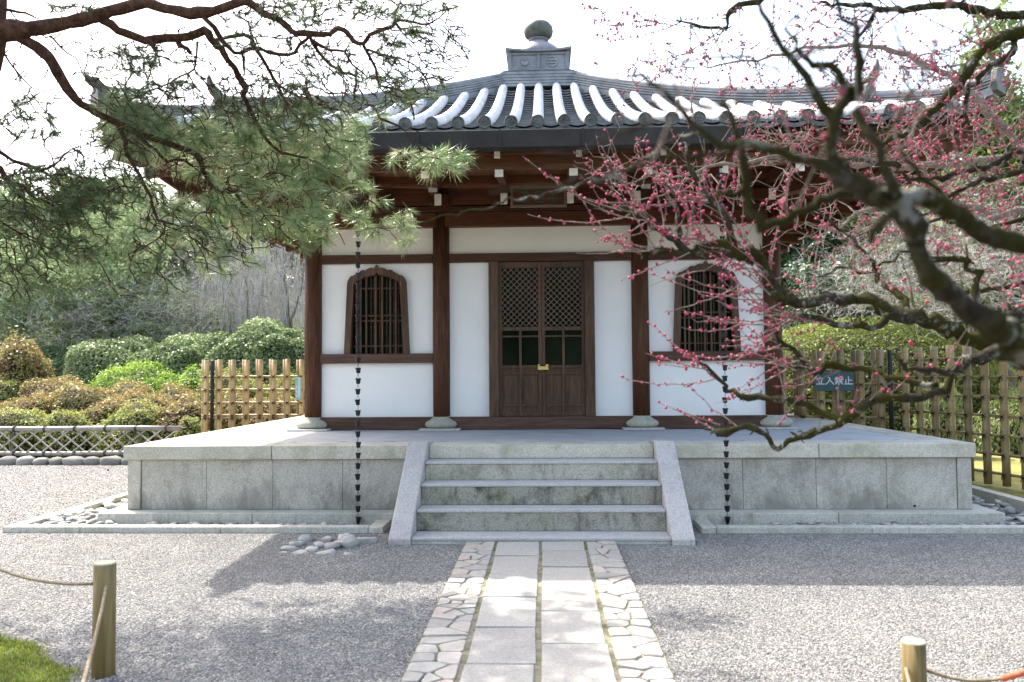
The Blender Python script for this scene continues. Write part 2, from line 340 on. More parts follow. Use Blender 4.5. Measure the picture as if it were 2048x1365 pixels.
def ico(sub=2):
    import bmesh
    bm = bmesh.new(); bmesh.ops.create_icosphere(bm, subdivisions=sub, radius=1)
    V = np.array([v.co[:] for v in bm.verts]); F = np.array([[v.index for v in f.verts] for f in bm.faces]); bm.free(); return V, F
ICO1, ICO2, ICO3 = ico(1), ico(2), ico(3)
def stone_mesh(name, mat, seed, flat=.5, sub=2, ang=.25):
    V, F = {1: ICO1, 2: ICO2, 3: ICO3}[sub]; V = V.copy()
    V = V*(1+ang*wob(V, 1.6, seed)[:, None]+ang*.4*wob(V, 4, seed*3)[:, None])
    V = np.sign(V)*np.abs(V)**.85; V[:, 2] = np.minimum(V[:, 2], .62+.12*V[:, 0]*math.sin(seed)) if ang > .4 else V[:, 2]; V[:, 2] *= flat
    return np_mesh(name, V, F, mat, smooth=ang <= .4)

# ------------------------------------------------------------------ ground
def sheet(name, pts, z, mat, kind='structure'):
    me = bpy.data.meshes.new(name); me.from_pydata([(x, y, z) for x, y in pts], [], [tuple(range(len(pts)))]); me.materials.append(mat)
    o = put(name, me); o['kind'] = kind; return o
sheet('ground', [(-300, -120), (300, -120), (300, 500), (-300, 500)], 0.0, M['soil'])
sheet('gravel_court', [(-16, -6), (9, -6), (9, 9.2), (5.25, 9.2), (5.25, 13.22), (4.7, 13.23), (-4.9, 13.23), (-4.9, 12.72), (-16, 12.72)], G-.004, M['gravel'])
sheet('moss_lawn', [(5.32, 9.21), (40, 9.21), (40, 40), (3.2, 40), (3.2, 13.63), (5.32, 13.63)], G-.02, M['mossfar'])
def scatter(name, quads, density, size, seed, mat, zjit=.3):
    mb = MB()
    for q in quads: mb.add([(x, y, G-.002) for x, y in q], [tuple(range(len(q)))])
    o = mb.build(name, M['gravel'], kind='stuff')
    ng = bpy.data.node_groups.new(name, 'GeometryNodeTree')
    ng.interface.new_socket('Geometry', in_out='INPUT', socket_type='NodeSocketGeometry'); ng.interface.new_socket('Geometry', in_out='OUTPUT', socket_type='NodeSocketGeometry')
    N = ng.nodes; L = ng.links; gi = N.new('NodeGroupInput'); go = N.new('NodeGroupOutput')
    d = N.new('GeometryNodeDistributePointsOnFaces'); d.inputs['Density'].default_value = density; d.inputs['Seed'].default_value = seed
    s = N.new('GeometryNodeMeshIcoSphere'); s.inputs['Radius'].default_value = 1; s.inputs['Subdivisions'].default_value = 1
    i = N.new('GeometryNodeInstanceOnPoints')
    rr = N.new('FunctionNodeRandomValue'); rr.data_type = 'FLOAT_VECTOR'; rr.inputs[0].default_value = (-.6, -.6, 0); rr.inputs[1].default_value = (.6, .6, 6.28)
    rs = N.new('FunctionNodeRandomValue'); rs.data_type = 'FLOAT_VECTOR'; rs.inputs[0].default_value = (size*.5, size*.4, size*.3); rs.inputs[1].default_value = (size*1.25, size*.95, size*.7)
    sm = N.new('GeometryNodeSetMaterial'); sm.inputs['Material'].default_value = mat; j = N.new('GeometryNodeJoinGeometry')
    L.new(gi.outputs[0], d.inputs['Mesh']); L.new(d.outputs['Points'], i.inputs['Points']); L.new(s.outputs['Mesh'], sm.inputs['Geometry'])
    L.new(sm.outputs[0], i.inputs['Instance']); L.new(rr.outputs[0], i.inputs['Rotation']); L.new(rs.outputs[0], i.inputs['Scale'])
    L.new(gi.outputs[0], j.inputs[0]); L.new(i.outputs[0], j.inputs[0]); L.new(j.outputs[0], go.inputs[0])
    md = o.modifiers.new('scatter', 'NODES'); md.node_group = ng; return o
PW = .625
scatter('gravel', [[(-2.2, 2.6), (-PW, 2.6), (-PW, 6.66), (-1.3, 6.66), (-1.3, 7.1), (-4.4, 7.1), (-4.4, 5.0), (-3.2, 4.62), (-2.55, 4.15)],
                   [(PW, 2.4), (3.9, 2.4), (5.3, 7.1), (1.3, 7.1), (1.3, 6.66), (PW, 6.66)]], 6800, .0074, 3, M['chip'])
scatter('gravel', [[(-9.5, 8.0), (-5.05, 7.16), (-5.05, 12.66), (-12, 12.66)], [(-9.5, 7.99), (-4.45, 4.95), (-4.45, 7.12)]], 1500, .011, 5, M['chip'])

# ------------------------------------------------------------------ paved path
path = sheet('path', [(-PW, 2.0), (PW, 2.0), (PW, 6.70), (-PW, 6.70)], G+.017, M['joint'])
def slab(x0, x1, y0, y1):
    j = lambda a: rnd.uniform(-.006, .006)
    cs = [(x0+j(0), y0+j(0)), (x1+j(0), y0+j(0)), (x1+j(0), y1+j(0)), (x0+j(0), y1+j(0))]
    t = rnd.uniform(.022, .028)+G
    mb = MB().hexa([(x, y, G-.02) for x, y in cs], [(x, y, t+rnd.uniform(-.002, .002)) for x, y in cs])
    return mb.build('paving_slab', M['slab'], path, bevel=.006)
for ys, (x0, x1) in (((6.68, 6.17, 5.61, 5.03, 4.44, 3.88, 3.33, 2.75, 2.1), (-.352, -.014)), ((6.68, 6.34, 5.82, 5.28, 4.74, 4.17, 3.6, 3.05, 2.5, 2.1), (.014, .352))):
    for a, b in zip(ys, ys[1:]): slab(x0, x1, b+.008, a-.008)
def clip(poly, nx, ny, c):   # keep nx*x+ny*y <= c
    out = []
    for i in range(len(poly)):
        a, b = poly[i], poly[(i+1) % len(poly)]; da = nx*a[0]+ny*a[1]-c; db = nx*b[0]+ny*b[1]-c
        if da <= 0: out.append(a)
        if da*db < 0: t = da/(da-db); out.append((a[0]+t*(b[0]-a[0]), a[1]+t*(b[1]-a[1])))
    return out
def crazy(x0, x1, y0, y1, step, name, mat, parent, zt, gap=.007, lo=.10, hi=.035, sx=1.45):
    S = []; y = y0
    while y < y1:
        n = rnd.choice((1, 2, 2, 2, 3)) if x1-x0 < .4 else int((x1-x0)/step)
        for i in range(n): S.append((x0+(i+.5+rnd.uniform(-.28, .28))*(x1-x0)/n, y+rnd.uniform(-.3, .3)*step))
        y += step*rnd.uniform(.6, 1.25)
    for i, (px_, py_) in enumerate(S):
        pl = [(x0, y0), (x1, y0), (x1, y1), (x0, y1)]
        for k, (qx, qy) in enumerate(S):
            if k == i or abs(qy-py_) > .5: continue
            nx, ny = qx-px_, (qy-py_); l = math.hypot(nx, ny)
            if l < 1e-4: continue
            pl = clip(pl, nx/l, ny/l, (nx*(px_+qx)/2+ny*(py_+qy)/2)/l-gap)
            if len(pl) < 3: break
        if len(pl) < 3: continue
        ar = abs(sum(pl[a][0]*pl[(a+1) % len(pl)][1]-pl[(a+1) % len(pl)][0]*pl[a][1] for a in range(len(pl))))/2
        if ar < .0012: continue
        cx_ = sum(p[0] for p in pl)/len(pl); cy_ = sum(p[1] for p in pl)/len(pl)
        ch = []
        for a in range(len(pl)):
            p, q = pl[a], pl[(a+1) % len(pl)]; f = rnd.uniform(.08, .18)
            ch += [(p[0]*(1-f)+q[0]*f, p[1]*(1-f)+q[1]*f), (p[0]*f+q[0]*(1-f), p[1]*f+q[1]*(1-f))]
        t = zt+rnd.uniform(-.004, .005); n = len(ch); mb = MB(); ins = [(cx_+(x-cx_)*.955, cy_+(y_-cy_)*.955) for x, y_ in ch]
        vs = [(x, y_, zt-.05) for x, y_ in ch]+[(x, y_, t-.005) for x, y_ in ch]+[(x, y_, t+rnd.uniform(-.001, .001)) for x, y_ in ins]
        mb.add(vs, [(a, (a+1) % n, n+(a+1) % n, n+a) for a in range(n)]+[(n+a, n+(a+1) % n, 2*n+(a+1) % n, 2*n+a) for a in range(n)]+[tuple(range(2*n, 3*n))])
        mb.build(name, mat, parent)
for sx in (-1, 1):
    a, b = sorted((sx*.378, sx*.618)); crazy(a, b, 2.3, 6.68, .135, 'edging_stone', M['edging'], path, G+.026)

# moss bed and moss tufts
def moss_bed():
    nx, ny = 60, 60; X, Y = np.meshgrid(np.linspace(-5.2, -1.75, nx), np.linspace(2.6, 5.4, ny), indexing='ij')
    edge = np.interp(Y, [2.6, 3.2, 3.62, 3.86, 4.15, 4.42, 4.9, 5.4], [-1.85, -1.92, -2.02, -2.25, -2.62, -3.05, -4.2, -5.2])
    edge = edge + .06*np.sin(Y*17)+.04*np.sin(Y*41+1)
    Pn = np.stack([X, Y, 0*X], -1); d = np.clip((edge-X)/.22, -1, 1)
    Z = G-.03+.045*np.clip(d+.3, 0, 1)+.018*wob(Pn, 5)*np.clip(d, 0, 1)+.006*wob(Pn, 19)
    V = np.stack([X, Y, Z], -1).reshape(-1, 3); i = np.arange(nx*ny).reshape(nx, ny)
    F = np.stack([i[:-1, :-1], i[1:, :-1], i[1:, 1:], i[:-1, 1:]], -1).reshape(-1, 4)
    o = put('moss', np_mesh('moss', V, F, M['moss'], smooth=True)); o['kind'] = 'stuff'
    # short sprigs on the moss
    N = 70000; x = rng.uniform(-4.2, -1.85, N); y = rng.uniform(2.8, 5.0, N)
    e = np.interp(y, [2.6, 3.2, 3.62, 3.86, 4.15, 4.42, 4.9, 5.4], [-1.85, -1.92, -2.02, -2.25, -2.62, -3.05, -4.2, -5.2])+rng.normal(0, .05, N)
    k = x < e-.02; x, y = x[k], y[k]; N = len(x); e2 = e[k]+.06*np.sin(y*17)+.04*np.sin(y*41+1); dd_ = np.clip((e2-x)/.22, -1, 1); pz = np.stack([x, y, 0*x], -1)
    c = np.stack([x, y, G-.034+.045*np.clip(dd_+.3, 0, 1)+.018*wob(pz, 5)*np.clip(dd_, 0, 1)+.006*wob(pz, 19)], -1)
    h = rng.uniform(.008, .026, N); ang = rng.uniform(0, PI, N); w = rng.uniform(.002, .005, N); dx = np.stack([np.cos(ang)*w, np.sin(ang)*w, 0*w], -1)
    tip = c+np.stack([rng.normal(0, .008, N), rng.normal(0, .008, N), h], -1)
    V = np.concatenate([c-dx, c+dx, tip]); F = np.stack([np.arange(N), np.arange(N)+N, np.arange(N)+2*N], -1)
    o = put('moss', np_mesh('moss', V, F, M['moss_sprig'], rng.uniform(0, 1, N))); o['kind'] = 'stuff'
moss_bed()

# ------------------------------------------------------------------ stone platform
HW, DP, HP, BACK = 4.07, 7.73, .8235, 15.9
pf = thing('stone_platform', 'wide raised granite platform carrying the small hall', 'platform', (0, 11.8, G))
caps = [-HW-.03, -2.62, -1.275]
for a, b in ((-HW-.03, -2.62), (-2.62, -1.275), (1.275, 2.64), (2.64, HW+.03)):
    box('cap_slab', M['cap_stone'], pf, a+.003, b-.003, DP-.03, DP+.36, .69, HP, .008)
box('cap_slab', M['cap_stone'], pf, -1.08, 1.08, DP-.0, DP+.36, .69, HP-.002, .008)
for sx in (-1, 1):
    y = DP+.366
    while y < BACK-.2:
        y2 = min(y+1.5, BACK); a, b = sorted((sx*(HW-.33), sx*(HW+.03)))
        box('cap_slab', M['cap_stone'], pf, a, b, y, y2-.005, .69, HP, .008); y = y2
xs = [-3.93, -3.28, -2.62, -1.93, -1.27]
for sg in (-1, 1):
    for a, b in zip(xs, xs[1:]):
        a_, b_ = sorted((sg*a, sg*b)); box('wall_slab', M['wall_stone'], pf, a_+.0015, b_-.0015, DP+.012, DP+.10, .2, .688, .004)
    a_, b_ = sorted((sg*4.065, sg*3.935)); box('corner_post', M['wall_stone'], pf, a_, b_, DP+.0, DP+.12, .2, .688, .008)
    y = DP+.126
    while y < BACK-.1:
        y2 = min(y+.9, BACK); a_, b_ = sorted((sg*4.05, sg*3.95)); box('wall_slab', M['wall_stone'], pf, a_, b_, y, y2-.006, .2, .688, .004); y = y2
    a_, b_ = sorted((sg*4.26, sg*1.2700)); mid = sg*2.75
    for u, v in ((min(a_, b_), mid), (mid, max(a_, b_))):
        box('plinth_slab', M['kerb'], pf, u+.002, v-.002, DP-.19, DP+.1, -.02, .198, .008)
    y = DP+.105
    while y < BACK:
        a_, b_ = sorted((sg*4.26, sg*3.96)); box('plinth_slab', M['kerb'], pf, a_, b_, y, min(y+1.6, BACK)-.004, -.02, .198, .008); y += 1.6
box('fill', M['soil'], pf, -3.94, 3.94, DP+.11, BACK, .0, .68)
# diagonal terrace tiles, joined: the joints are hair lines in the photograph
mb = MB(); st = .36
for i in range(-40, 60):
    for j in range(-40, 60):
        cx_, cy_ = (i-j)*st/math.sqrt(2), 12.0+(i+j)*st/math.sqrt(2); h = st/math.sqrt(2)-.005
        if abs(cx_)+h*.0 > HW-.34+.2 or cy_ < DP+.2 or cy_ > BACK: continue
        pl = [(cx_-h, cy_), (cx_, cy_-h), (cx_+h, cy_), (cx_, cy_+h)]
        for nx, ny, c in ((1, 0, HW-.336), (-1, 0, HW-.336), (0, -1, -(DP+.366)), (0, 1, BACK)): 
            pl = clip(pl, nx, ny, c)
            if len(pl) < 3: break
        if len(pl) < 3: continue
        n = len(pl); z = HP-.003+rnd.uniform(-.001, .001)
        mb.add([(x, y, z) for x, y in pl]+[(x, y, z-.02) for x, y in pl], [tuple(range(n))]+[(a, n+a, n+(a+1) % n, (a+1) % n) for a in range(n)])
mb.build('floor_tile', M['terrace'], pf, kind='stuff')
box('bedding', M['joint'], pf, -HW+.34, HW-.34, DP+.37, BACK-.01, .7, HP-.014)

# ------------------------------------------------------------------ stone steps
stp = thing('stone_steps', 'four granite steps between two slanting stone cheeks', 'steps', (0, 7.2, G))
zs = [.14, .325, .515, .69]; ysf = [6.70, 6.985, 7.235, 7.485]
for k, (z, y) in enumerate(zip(zs, ysf)):
    z0 = zs[k-1] if k else G-.06
    w = 1.083
    o = box('step', M['kerb'] if k == 0 else (M['step_dark'] if k in (1, 2) else M['step_stone']), stp, -w, w, y, DP-.005, z0-.0, z-.028, .004)
    box('tread', M['tread'], stp, -w+.001, w-.001, y-.008, (ysf[k+1] if k < 3 else DP)-.002, z-.026, z, .006)
for sg in (-1, 1):
    a, b = sorted((sg*1.085, sg*1.272))
    prof = [(6.66, G-.05), (6.66, G+.045), (7.66, .86), (7.80, .86), (7.80, G-.05)]
    MB().prism(prof, 'x', a, b).build('cheek_stone', M['cheek'], stp, bevel=.010)

# ------------------------------------------------------------------ drain troughs with pebbles
pebs = [stone_mesh('pebble', M['pebble'], s, .5, 2, .22) for s in range(6)]
shards = [stone_mesh('pebble', M['pebble'], s+20, .32, 1, .45) for s in range(6)]
def pebble(parent, x, y, z, s, shard=False, name='pebble'):
    me = rnd.choice(shards if shard else pebs)
    put(name, me, parent, (x, y, z), (rnd.uniform(-.4, .4), rnd.uniform(-.4, .4), rnd.uniform(0, 6)), (s*rnd.uniform(.8, 1.3), s*rnd.uniform(.7, 1), s*rnd.uniform(.7, 1.2)))
for sg in (-1, 1):
    t = thing('drain_trough', ('stone drain trough with round pebbles left of the steps' if sg < 0 else 'stone drain trough with jagged pebbles right of the steps'), 'trough', (sg*3, 7.4, 0), 'drain troughs round the platform')
    def kb(x0, x1, y0, y1, z0=-.06, z1=.14):
        a, b = sorted((sg*x0, sg*x1)); return box('kerb_stone', M['kerb'], t, a, b, y0, y1, z0, z1, .006)
    kb(1.42, 1.55, 7.165, 7.54); kb(1.555, 2.9, 7.165, 7.285); kb(2.905, 4.2, 7.165, 7.285); kb(4.205, 4.93, 7.165, 7.285)
    y = 7.29
    while y < 13.5:
        kb(4.81, 4.93, y, min(y+1.5, 13.55)-.004, -.06, .14 if sg < 0 else .2); y += 1.5
    a, b = sorted((sg*1.55, sg*4.81)); box('trough_floor', M['soil'], t, a, b, 7.28, 7.56, -.03, .088)
    a, b = sorted((sg*4.27, sg*4.81)); box('trough_floor', M['soil'], t, a, b, 7.56, 13.5, -.03, .014)
    for i in range(74 if sg < 0 else 84):
        x = rnd.uniform(1.85, 4.75); r = rnd.uniform(.022, .052)
        if sg < 0 and rnd.random() < .35 and x < 2.6: continue
        pebble(t, sg*x, rnd.uniform(7.34, 7.51), .098+r*.3, r, sg > 0)
    for i in range(95):
        y = 7.4+abs(rnd.gauss(0, 1))*1.15; r = rnd.uniform(.03, .07)
        pebble(t, sg*rnd.uniform(4.32, 4.78), y, .05+r*.5+rnd.uniform(0, .05), r, sg > 0)

# sump ring of rough stones in the gravel
sm = thing('stone_drain', 'ring of rough stones sunk in gravel left of the steps', 'stones', (-1.76, 6.62, G))
rocks = [stone_mesh('stone', M['rock'], s+50, .6, 2, .55) for s in range(5)]
for (x, y, s, zz) in [(610, 1083, .075, 0), (655, 1082, .07, 0), (695, 1082, .08, .01), (733, 1085, .085, 0), (595, 1091, .07, 0), (640, 1093, .06, .0), (663, 1097, .07, .01), (697, 1093, .085, .02), (577, 1099, .07, -.01), (566, 1106, .06, -.03), (598, 1106, .09, -.035), (648, 1107, .09, -.03), (700, 1106, .08, -.035), (622, 1100, .06, -.01), (678, 1086, .06, -.01)]:
    q = _fw*FPX+_rt*(x-1024)+_up*(682.5-y); p = CAM+q*((G-CAM.z)/q.z)
    put('stone', rnd.choice(rocks), sm, (p.x, p.y, G+.006+zz), (rnd.uniform(-.2, .2), rnd.uniform(-.2, .2), rnd.uniform(0, 6)), (s, s*.75, s*1.0))

# ------------------------------------------------------------------ the hall
AX, BX, DC = 2.865, 1.241, 9.93
DCB = 14.3; CY = 12.1
hall = thing('temple_hall', 'white walled wooden temple hall under a curved grey tiled pyramid roof', 'temple hall', (0, 12.1, HP))
def column(x, y):
    c = MB().lathe([(.106, .975), (.108, 2.0), (.104, 3.62)], (x, y, 0), 24).build('column', M['col'], hall, True)
    MB().lathe([(.165, .845), (.20, .862), (.215, .892), (.20, .922), (.16, .945), (.135, .965), (.122, .985)], (x, y, 0), 28).build('base_stone', M['column_base'], c, True)
    box('base_plate', M['tread'], c, x-.25, x+.25, y-.27, y+.25, HP-.001, HP+.022, .004)
for x in (-AX, -BX, BX, AX): column(x, DC); column(x, DCB)
for sx in (-1, 1):
    for y in (11.4, 12.85): column(sx*AX, y)
WY = DC+.02   # wall face
bays = ((-AX+.10, -BX-.10), (-BX+.10, BX-.10), (BX+.10, AX-.10))
for a, b in bays:
    box('base_beam', M['sill'], hall, a, b, DC-.075, DC+.075, HP+.002, .98, .006)
    box('tie_beam', M['beam'], hall, a, b, DC-.05, DC+.06, 2.911, 3.018, .004)
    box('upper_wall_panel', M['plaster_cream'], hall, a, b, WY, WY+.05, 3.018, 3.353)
for a, b in (bays[0], bays[2]):
    box('sill_beam', M['sill'], hall, a, b, DC-.055, DC+.06, 1.653, 1.772, .004)
    box('lower_wall_panel', M['plaster'], hall, a, b, WY, WY+.05, .98, 1.653)
box('head_beam', M['redbeam'], hall, -AX-.25, AX+.25, DC-.085, DC+.085, 3.353, 3.53, .006)
box('wall_plate', M['beam'], hall, -AX-.35, AX+.35, DC-.125, DC+.12, 3.535, 3.60, .006)
# other three sides: plain white panels between the beams, and a dark inner shell
for sx in (-1, 1):
    for a, b in ((DC+.1, 11.3), (11.5, 12.75), (12.95, DCB-.1)):
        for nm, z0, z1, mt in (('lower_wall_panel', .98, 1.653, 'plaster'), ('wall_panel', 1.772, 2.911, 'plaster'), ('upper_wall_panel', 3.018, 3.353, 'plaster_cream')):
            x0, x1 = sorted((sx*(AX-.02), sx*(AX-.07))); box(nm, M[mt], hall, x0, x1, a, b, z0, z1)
        for z0, z1 in ((HP+.002, .98), (1.653, 1.772), (2.911, 3.018)):
            x0, x1 = sorted((sx*(AX-.06), sx*(AX+.06))); box('tie_beam', M['beam'], hall, x0, x1, a, b, z0, z1)
    x0, x1 = sorted((sx*(AX-.085), sx*(AX+.085))); box('head_beam', M['redbeam'], hall, x0, x1, DC+.09, DCB+.2, 3.353, 3.529)
box('back_wall', M['plaster'], hall, -AX, AX, DCB, DCB+.05, HP, 3.53)
MB().box(-2.75, 2.75, DC+.11, 14.2, .9, 3.5).build('inner_room', M['black'], hall)

def WZ(z): return z
# cusped (katomado) windows: wall panel with real opening, frame, bars
def outline(cx_, w_b, w_t, zb, zt, zsh, n_apex=True, s=1.):
    """right half from bottom up to the apex; shoulders with three lobes"""
    pts = [(w_b, zb), (w_b-(w_b-w_t)*.5, zb+(zsh-zb)*.5), (w_t, zsh-.03)]
    def arc(x0, z0, x1, z1, h, k=5):
        for i in range(1, k+1):
            t = i/k; pts.append((x0+(x1-x0)*t, z0+(z1-z0)*t+h*math.sin(PI*t)))
    H = zt-zsh
    arc(w_t, zsh-.03, w_t*.80, zsh+H*.28, .030*s); arc(w_t*.80, zsh+H*.28, w_t*.62, zsh+H*.45, .004)
    arc(w_t*.62, zsh+H*.45, w_t*.38, zsh+H*.62, .020*s); arc(w_t*.38, zsh+H*.62, w_t*.09, zsh+H*.76, .016*s)
    pts.append((0, zt))
    return [(cx_+x, z) for x, z in pts]+[(cx_-x, z) for x, z in pts[::-1][1:]]
def window(cx_, a, b):
    out = outline(cx_, .412, .372, 1.772, 2.898, 2.70); inn = outline(cx_, .333, .292, 1.772, 2.79, 2.665, s=.5)
    n = len(out)
    # wall panel around the opening: strips from the outline to the bay edges
    mb = MB(); z0, z1 = 1.772, 2.911
    ext = []
    for i, (x, z) in enumerate(out):
        if i == 0: ext.append((b, z0))
        elif i == n-1: ext.append((a, z0))
        elif i <= 3 or i >= n-4: ext.append((b if i <= 3 else a, z))
        else: ext.append((x, z1))
    ext[4] = (b, z1) if ext[4][0] < b else ext[4]; ext[n-5] = (a, z1)
    for yy, rev in ((WY, False), (WY+.05, True)):
        vs = [(x, yy, z) for x, z in out]+[(x, yy, z) for x, z in ext]
        mb.add(vs, [((i, i+1, n+i+1, n+i) if not rev else (n+i, n+i+1, i+1, i)) for i in range(n-1)])
    mb.build('wall_panel', M['plaster'], hall)
    w = MB(); y0, y1 = DC-.045, DC+.075
    for yy in (y0, y1): w.add([(x, yy, z) for x, z in out]+[(x, yy, z) for x, z in inn], [(i, i+1, n+i+1, n+i) if yy == y0 else (n+i, n+i+1, i+1, i) for i in range(n-1)])
    for lo in (out, inn): w.add([(x, y0, z) for x, z in lo]+[(x, y1, z) for x, z in lo], [(i, i+1, n+i+1, n+i) for i in range(n-1)])
    wf = w.build('window', M['door'], hall); wf['label'] = 'cusped bell shaped window with wooden bars'
    def top(x):   # height of the inner outline above x
        u = abs(x-cx_); r = [(q-cx_, z) for q, z in inn[:n//2+1]][::-1]
        for (xa, za), (xb, zb) in zip(r, r[1:]):
            if xa <= u <= xb and xb > xa: return za+(zb-za)*(u-xa)/(xb-xa)
        return 2.6
    for x in (-.262, -.212, -.14, -.02, .062, .165, .235):
        box('bar', M['door'], wf, cx_+x-.011, cx_+x+.011, DC+.0, DC+.022, 1.772, top(cx_+x)-.002)
    for x in (-.25, -.09, -.05, .02, .11, .20, .26):
        box('bar', M['sill'], wf, cx_+x-.008, cx_+x+.008, DC+.06, DC+.075, 1.772, top(cx_+x)-.002)
    for z in (1.872, 2.19, 2.255, 2.60):
        hw = .31-.03*(z-1.77)
        box('rail', M['door'], wf, cx_-hw, cx_+hw, DC+.0225, DC+.036, z-.010, z+.010)
    box('pane', M['glass'], wf, cx_-.33, cx_+.33, DC+.082, DC+.088, 1.772, 2.80)
window(-2.052, *bays[0]); window(2.052, *bays[2])
# centre bay: door posts, narrow wall panels, two leaves
for sx in (-1, 1):
    x0, x1 = sorted((.016+sx*.535, .016+sx*.657)); box('door_post', M['door'], hall, x0, x1, DC-.065, DC+.07, .98, 2.911, .006)
    x0, x1 = sorted((.016+sx*.657, sx*(BX-.10))); box('wall_panel', M['plaster'], hall, x0, x1, WY, WY+.05, .98, 2.911)
def leaf(x0, x1, side):
    t = MB().box(x0, x0+.04, DC-.02, DC+.03, .985, 2.905).box(x1-.04, x1, DC-.02, DC+.03, .985, 2.905).build('door', M['door'], hall, bevel=.003)
    t['label'] = 'left door leaf' if side < 0 else 'right door leaf'
    xa, xb = x0+.04, x1-.04; xm = (xa+xb)/2
    for z0, z1 in ((2.835, 2.905), (2.045, 2.095), (1.965, 1.985) , (1.58, 1.615), (1.50, 1.525), (1.105, 1.13), (.985, 1.035)):
        zz0, zz1 = z0, z1
        box('rail', M['door'], t, xa, xb, DC-.018, DC+.028, z0, z1, .003)
    for z0, z1 in ((2.0955-.0, 2.0955),): pass
    box('stile', M['door'], t, xm-.016, xm+.016, DC-.016, DC+.026, 1.035, 2.045, .003)
    # raised moulding and boards in the lower half
    for u, v in ((xa, xm-.016), (xm+.016, xb)):
        for z0, z1 in ((1.525, 1.58), (1.13, 1.50), (1.035, 1.105)):
            box('door_panel', M['door'], t, u, v, DC+.004, DC+.012, z0, z1)
            m = MB(); e = .009
            m.box(u, u+e, DC-.008, DC+.004, z0, z1).box(v-e, v, DC-.008, DC+.004, z0, z1).box(u+e, v-e, DC-.008, DC+.004, z0, z0+e).box(u+e, v-e, DC-.008, DC+.004, z1-e, z1)
            m.build('moulding', M['door'], t)
        for z0, z1 in ((1.985, 2.045), (1.615, 1.965)):
            box('pane', M['glass'], t, u, v, DC+.010, DC+.014, z0, z1)
    box('pane', M['glass'], t, xa, xb, DC+.016, DC+.020, 2.095, 2.835)
    # diamond lattice with small crosses
    lat = MB(); W = xb-xa; z0, z1 = 2.10, 2.83; stp_ = .0745
    k = -12
    def seg(p, q, w=.0035):
        dx_, dz_ = q[0]-p[0], q[1]-p[1]; l = math.hypot(dx_, dz_)
        if l < .004: return
        nx_, nz_ = -dz_/l*w, dx_/l*w
        b4 = [(p[0]+nx_, p[1]+nz_), (p[0]-nx_, p[1]-nz_), (q[0]-nx_, q[1]-nz_), (q[0]+nx_, q[1]+nz_)]
        lat.hexa([(x, DC-.002, z) for x, z in b4], [(x, DC+.008, z) for x, z in b4])
    for k in range(-14, 26):
        for s in (1, -1):
            c = (xa if s > 0 else xb)+k*stp_*s   # line x = c + s*(z-z0)
            za = max(z0, z0+((xa-c) if s > 0 else (c-xb))); zb_ = min(z1, z0+((xb-c) if s > 0 else (c-xa)))
            if zb_ > za: seg((c+s*(za-z0), za), (c+s*(zb_-z0), zb_), .0044 if s > 0 else .0042)
    k = 0; z = z0+stp_/2; row = 0
    while z < z1:
        x = xa+stp_/2*(1 if row % 2 == 0 else 0)
        while x < xb:
            for a_ in (.0,):
                lat.box(x-.010, x+.010, DC-.004, DC+.001, z-.0045, z+.0045).box(x-.0045, x+.0045, DC-.005, DC+.0, z-.010, z+.010)
            x += stp_
        z += stp_/2; row += 1
    lat.build('lattice', M['lattice'], t)
    return t
dl = leaf(-.519, .014, -1); dr = leaf(.018, .551, 1)
lk = MB().box(-.035, .095, DC-.045, DC-.022, 1.555, 1.60).box(-.035, -.012, DC-.045, DC-.022, 1.60, 1.625).box(.06, .095, DC-.045, DC-.022, 1.60, 1.625).build('lock', M['brass'], dl, bevel=.003)
MB().box(-.004, .055, DC-.04, DC-.021, 1.603, 1.62).build('lock_bar', M['chain'], lk)

# plaque over the door
pq = MB()
X0, X1, Z0, Z1, PY = -.335, .325, 3.455, 3.70, 9.28
def pp(x, z): return (x, PY-(z-Z0)*.28, z)     # leans forward
def pbox(m, x0, x1, z0, z1, d=.03, o=0.):
    b = [pp(x0, z0), pp(x1, z0), pp(x1, z1), pp(x0, z1)]
    m.add([(x, y-o, z) for x, y, z in b]+[(x, y-o+d, z) for x, y, z in b], [(0, 1, 2, 3), (7, 6, 5, 4), (1, 0, 4, 5), (2, 1, 5, 6), (3, 2, 6, 7), (0, 3, 7, 4)]); return m
plq = pbox(MB(), X0, X1, Z0, Z1, .02).build('plaque', M['redbeam'], hall)
fr = MB(); e = .03
for q in ((X0, X1, Z0, Z0+e), (X0, X1, Z1-e, Z1), (X0, X0+e, Z0+e, Z1-e), (X1-e, X1, Z0+e, Z1-e)): pbox(fr, *q, d=.045, o=.025)
fr.build('frame', M['plaque_frame'], plq)
gl = MB()
for cxg, st_ in ((-.17, [(-.05, .0, .05, .012), (-.006, -.07, .006, .07), (-.05, -.05, .05, -.04), (-.04, .05, .04, .06)]), (.0, [(-.05, .05, .05, .06), (-.05, -.06, .05, -.05), (-.05, -.06, -.04, .06), (.04, -.06, .05, .06), (-.03, -.01, .03, 0)]), (.165, [(-.05, .03, .05, .04), (-.006, -.07, .006, .08), (-.05, -.02, -.01, -.01), (.01, -.02, .05, -.01), (-.05, -.07, .05, -.06)])):
    for x0, z0, x1, z1 in st_: pbox(gl, cxg+x0, cxg+x1, 3.575+z0, 3.575+z1, .006, .006)
gl.build('lettering', M['green_letter'], plq)

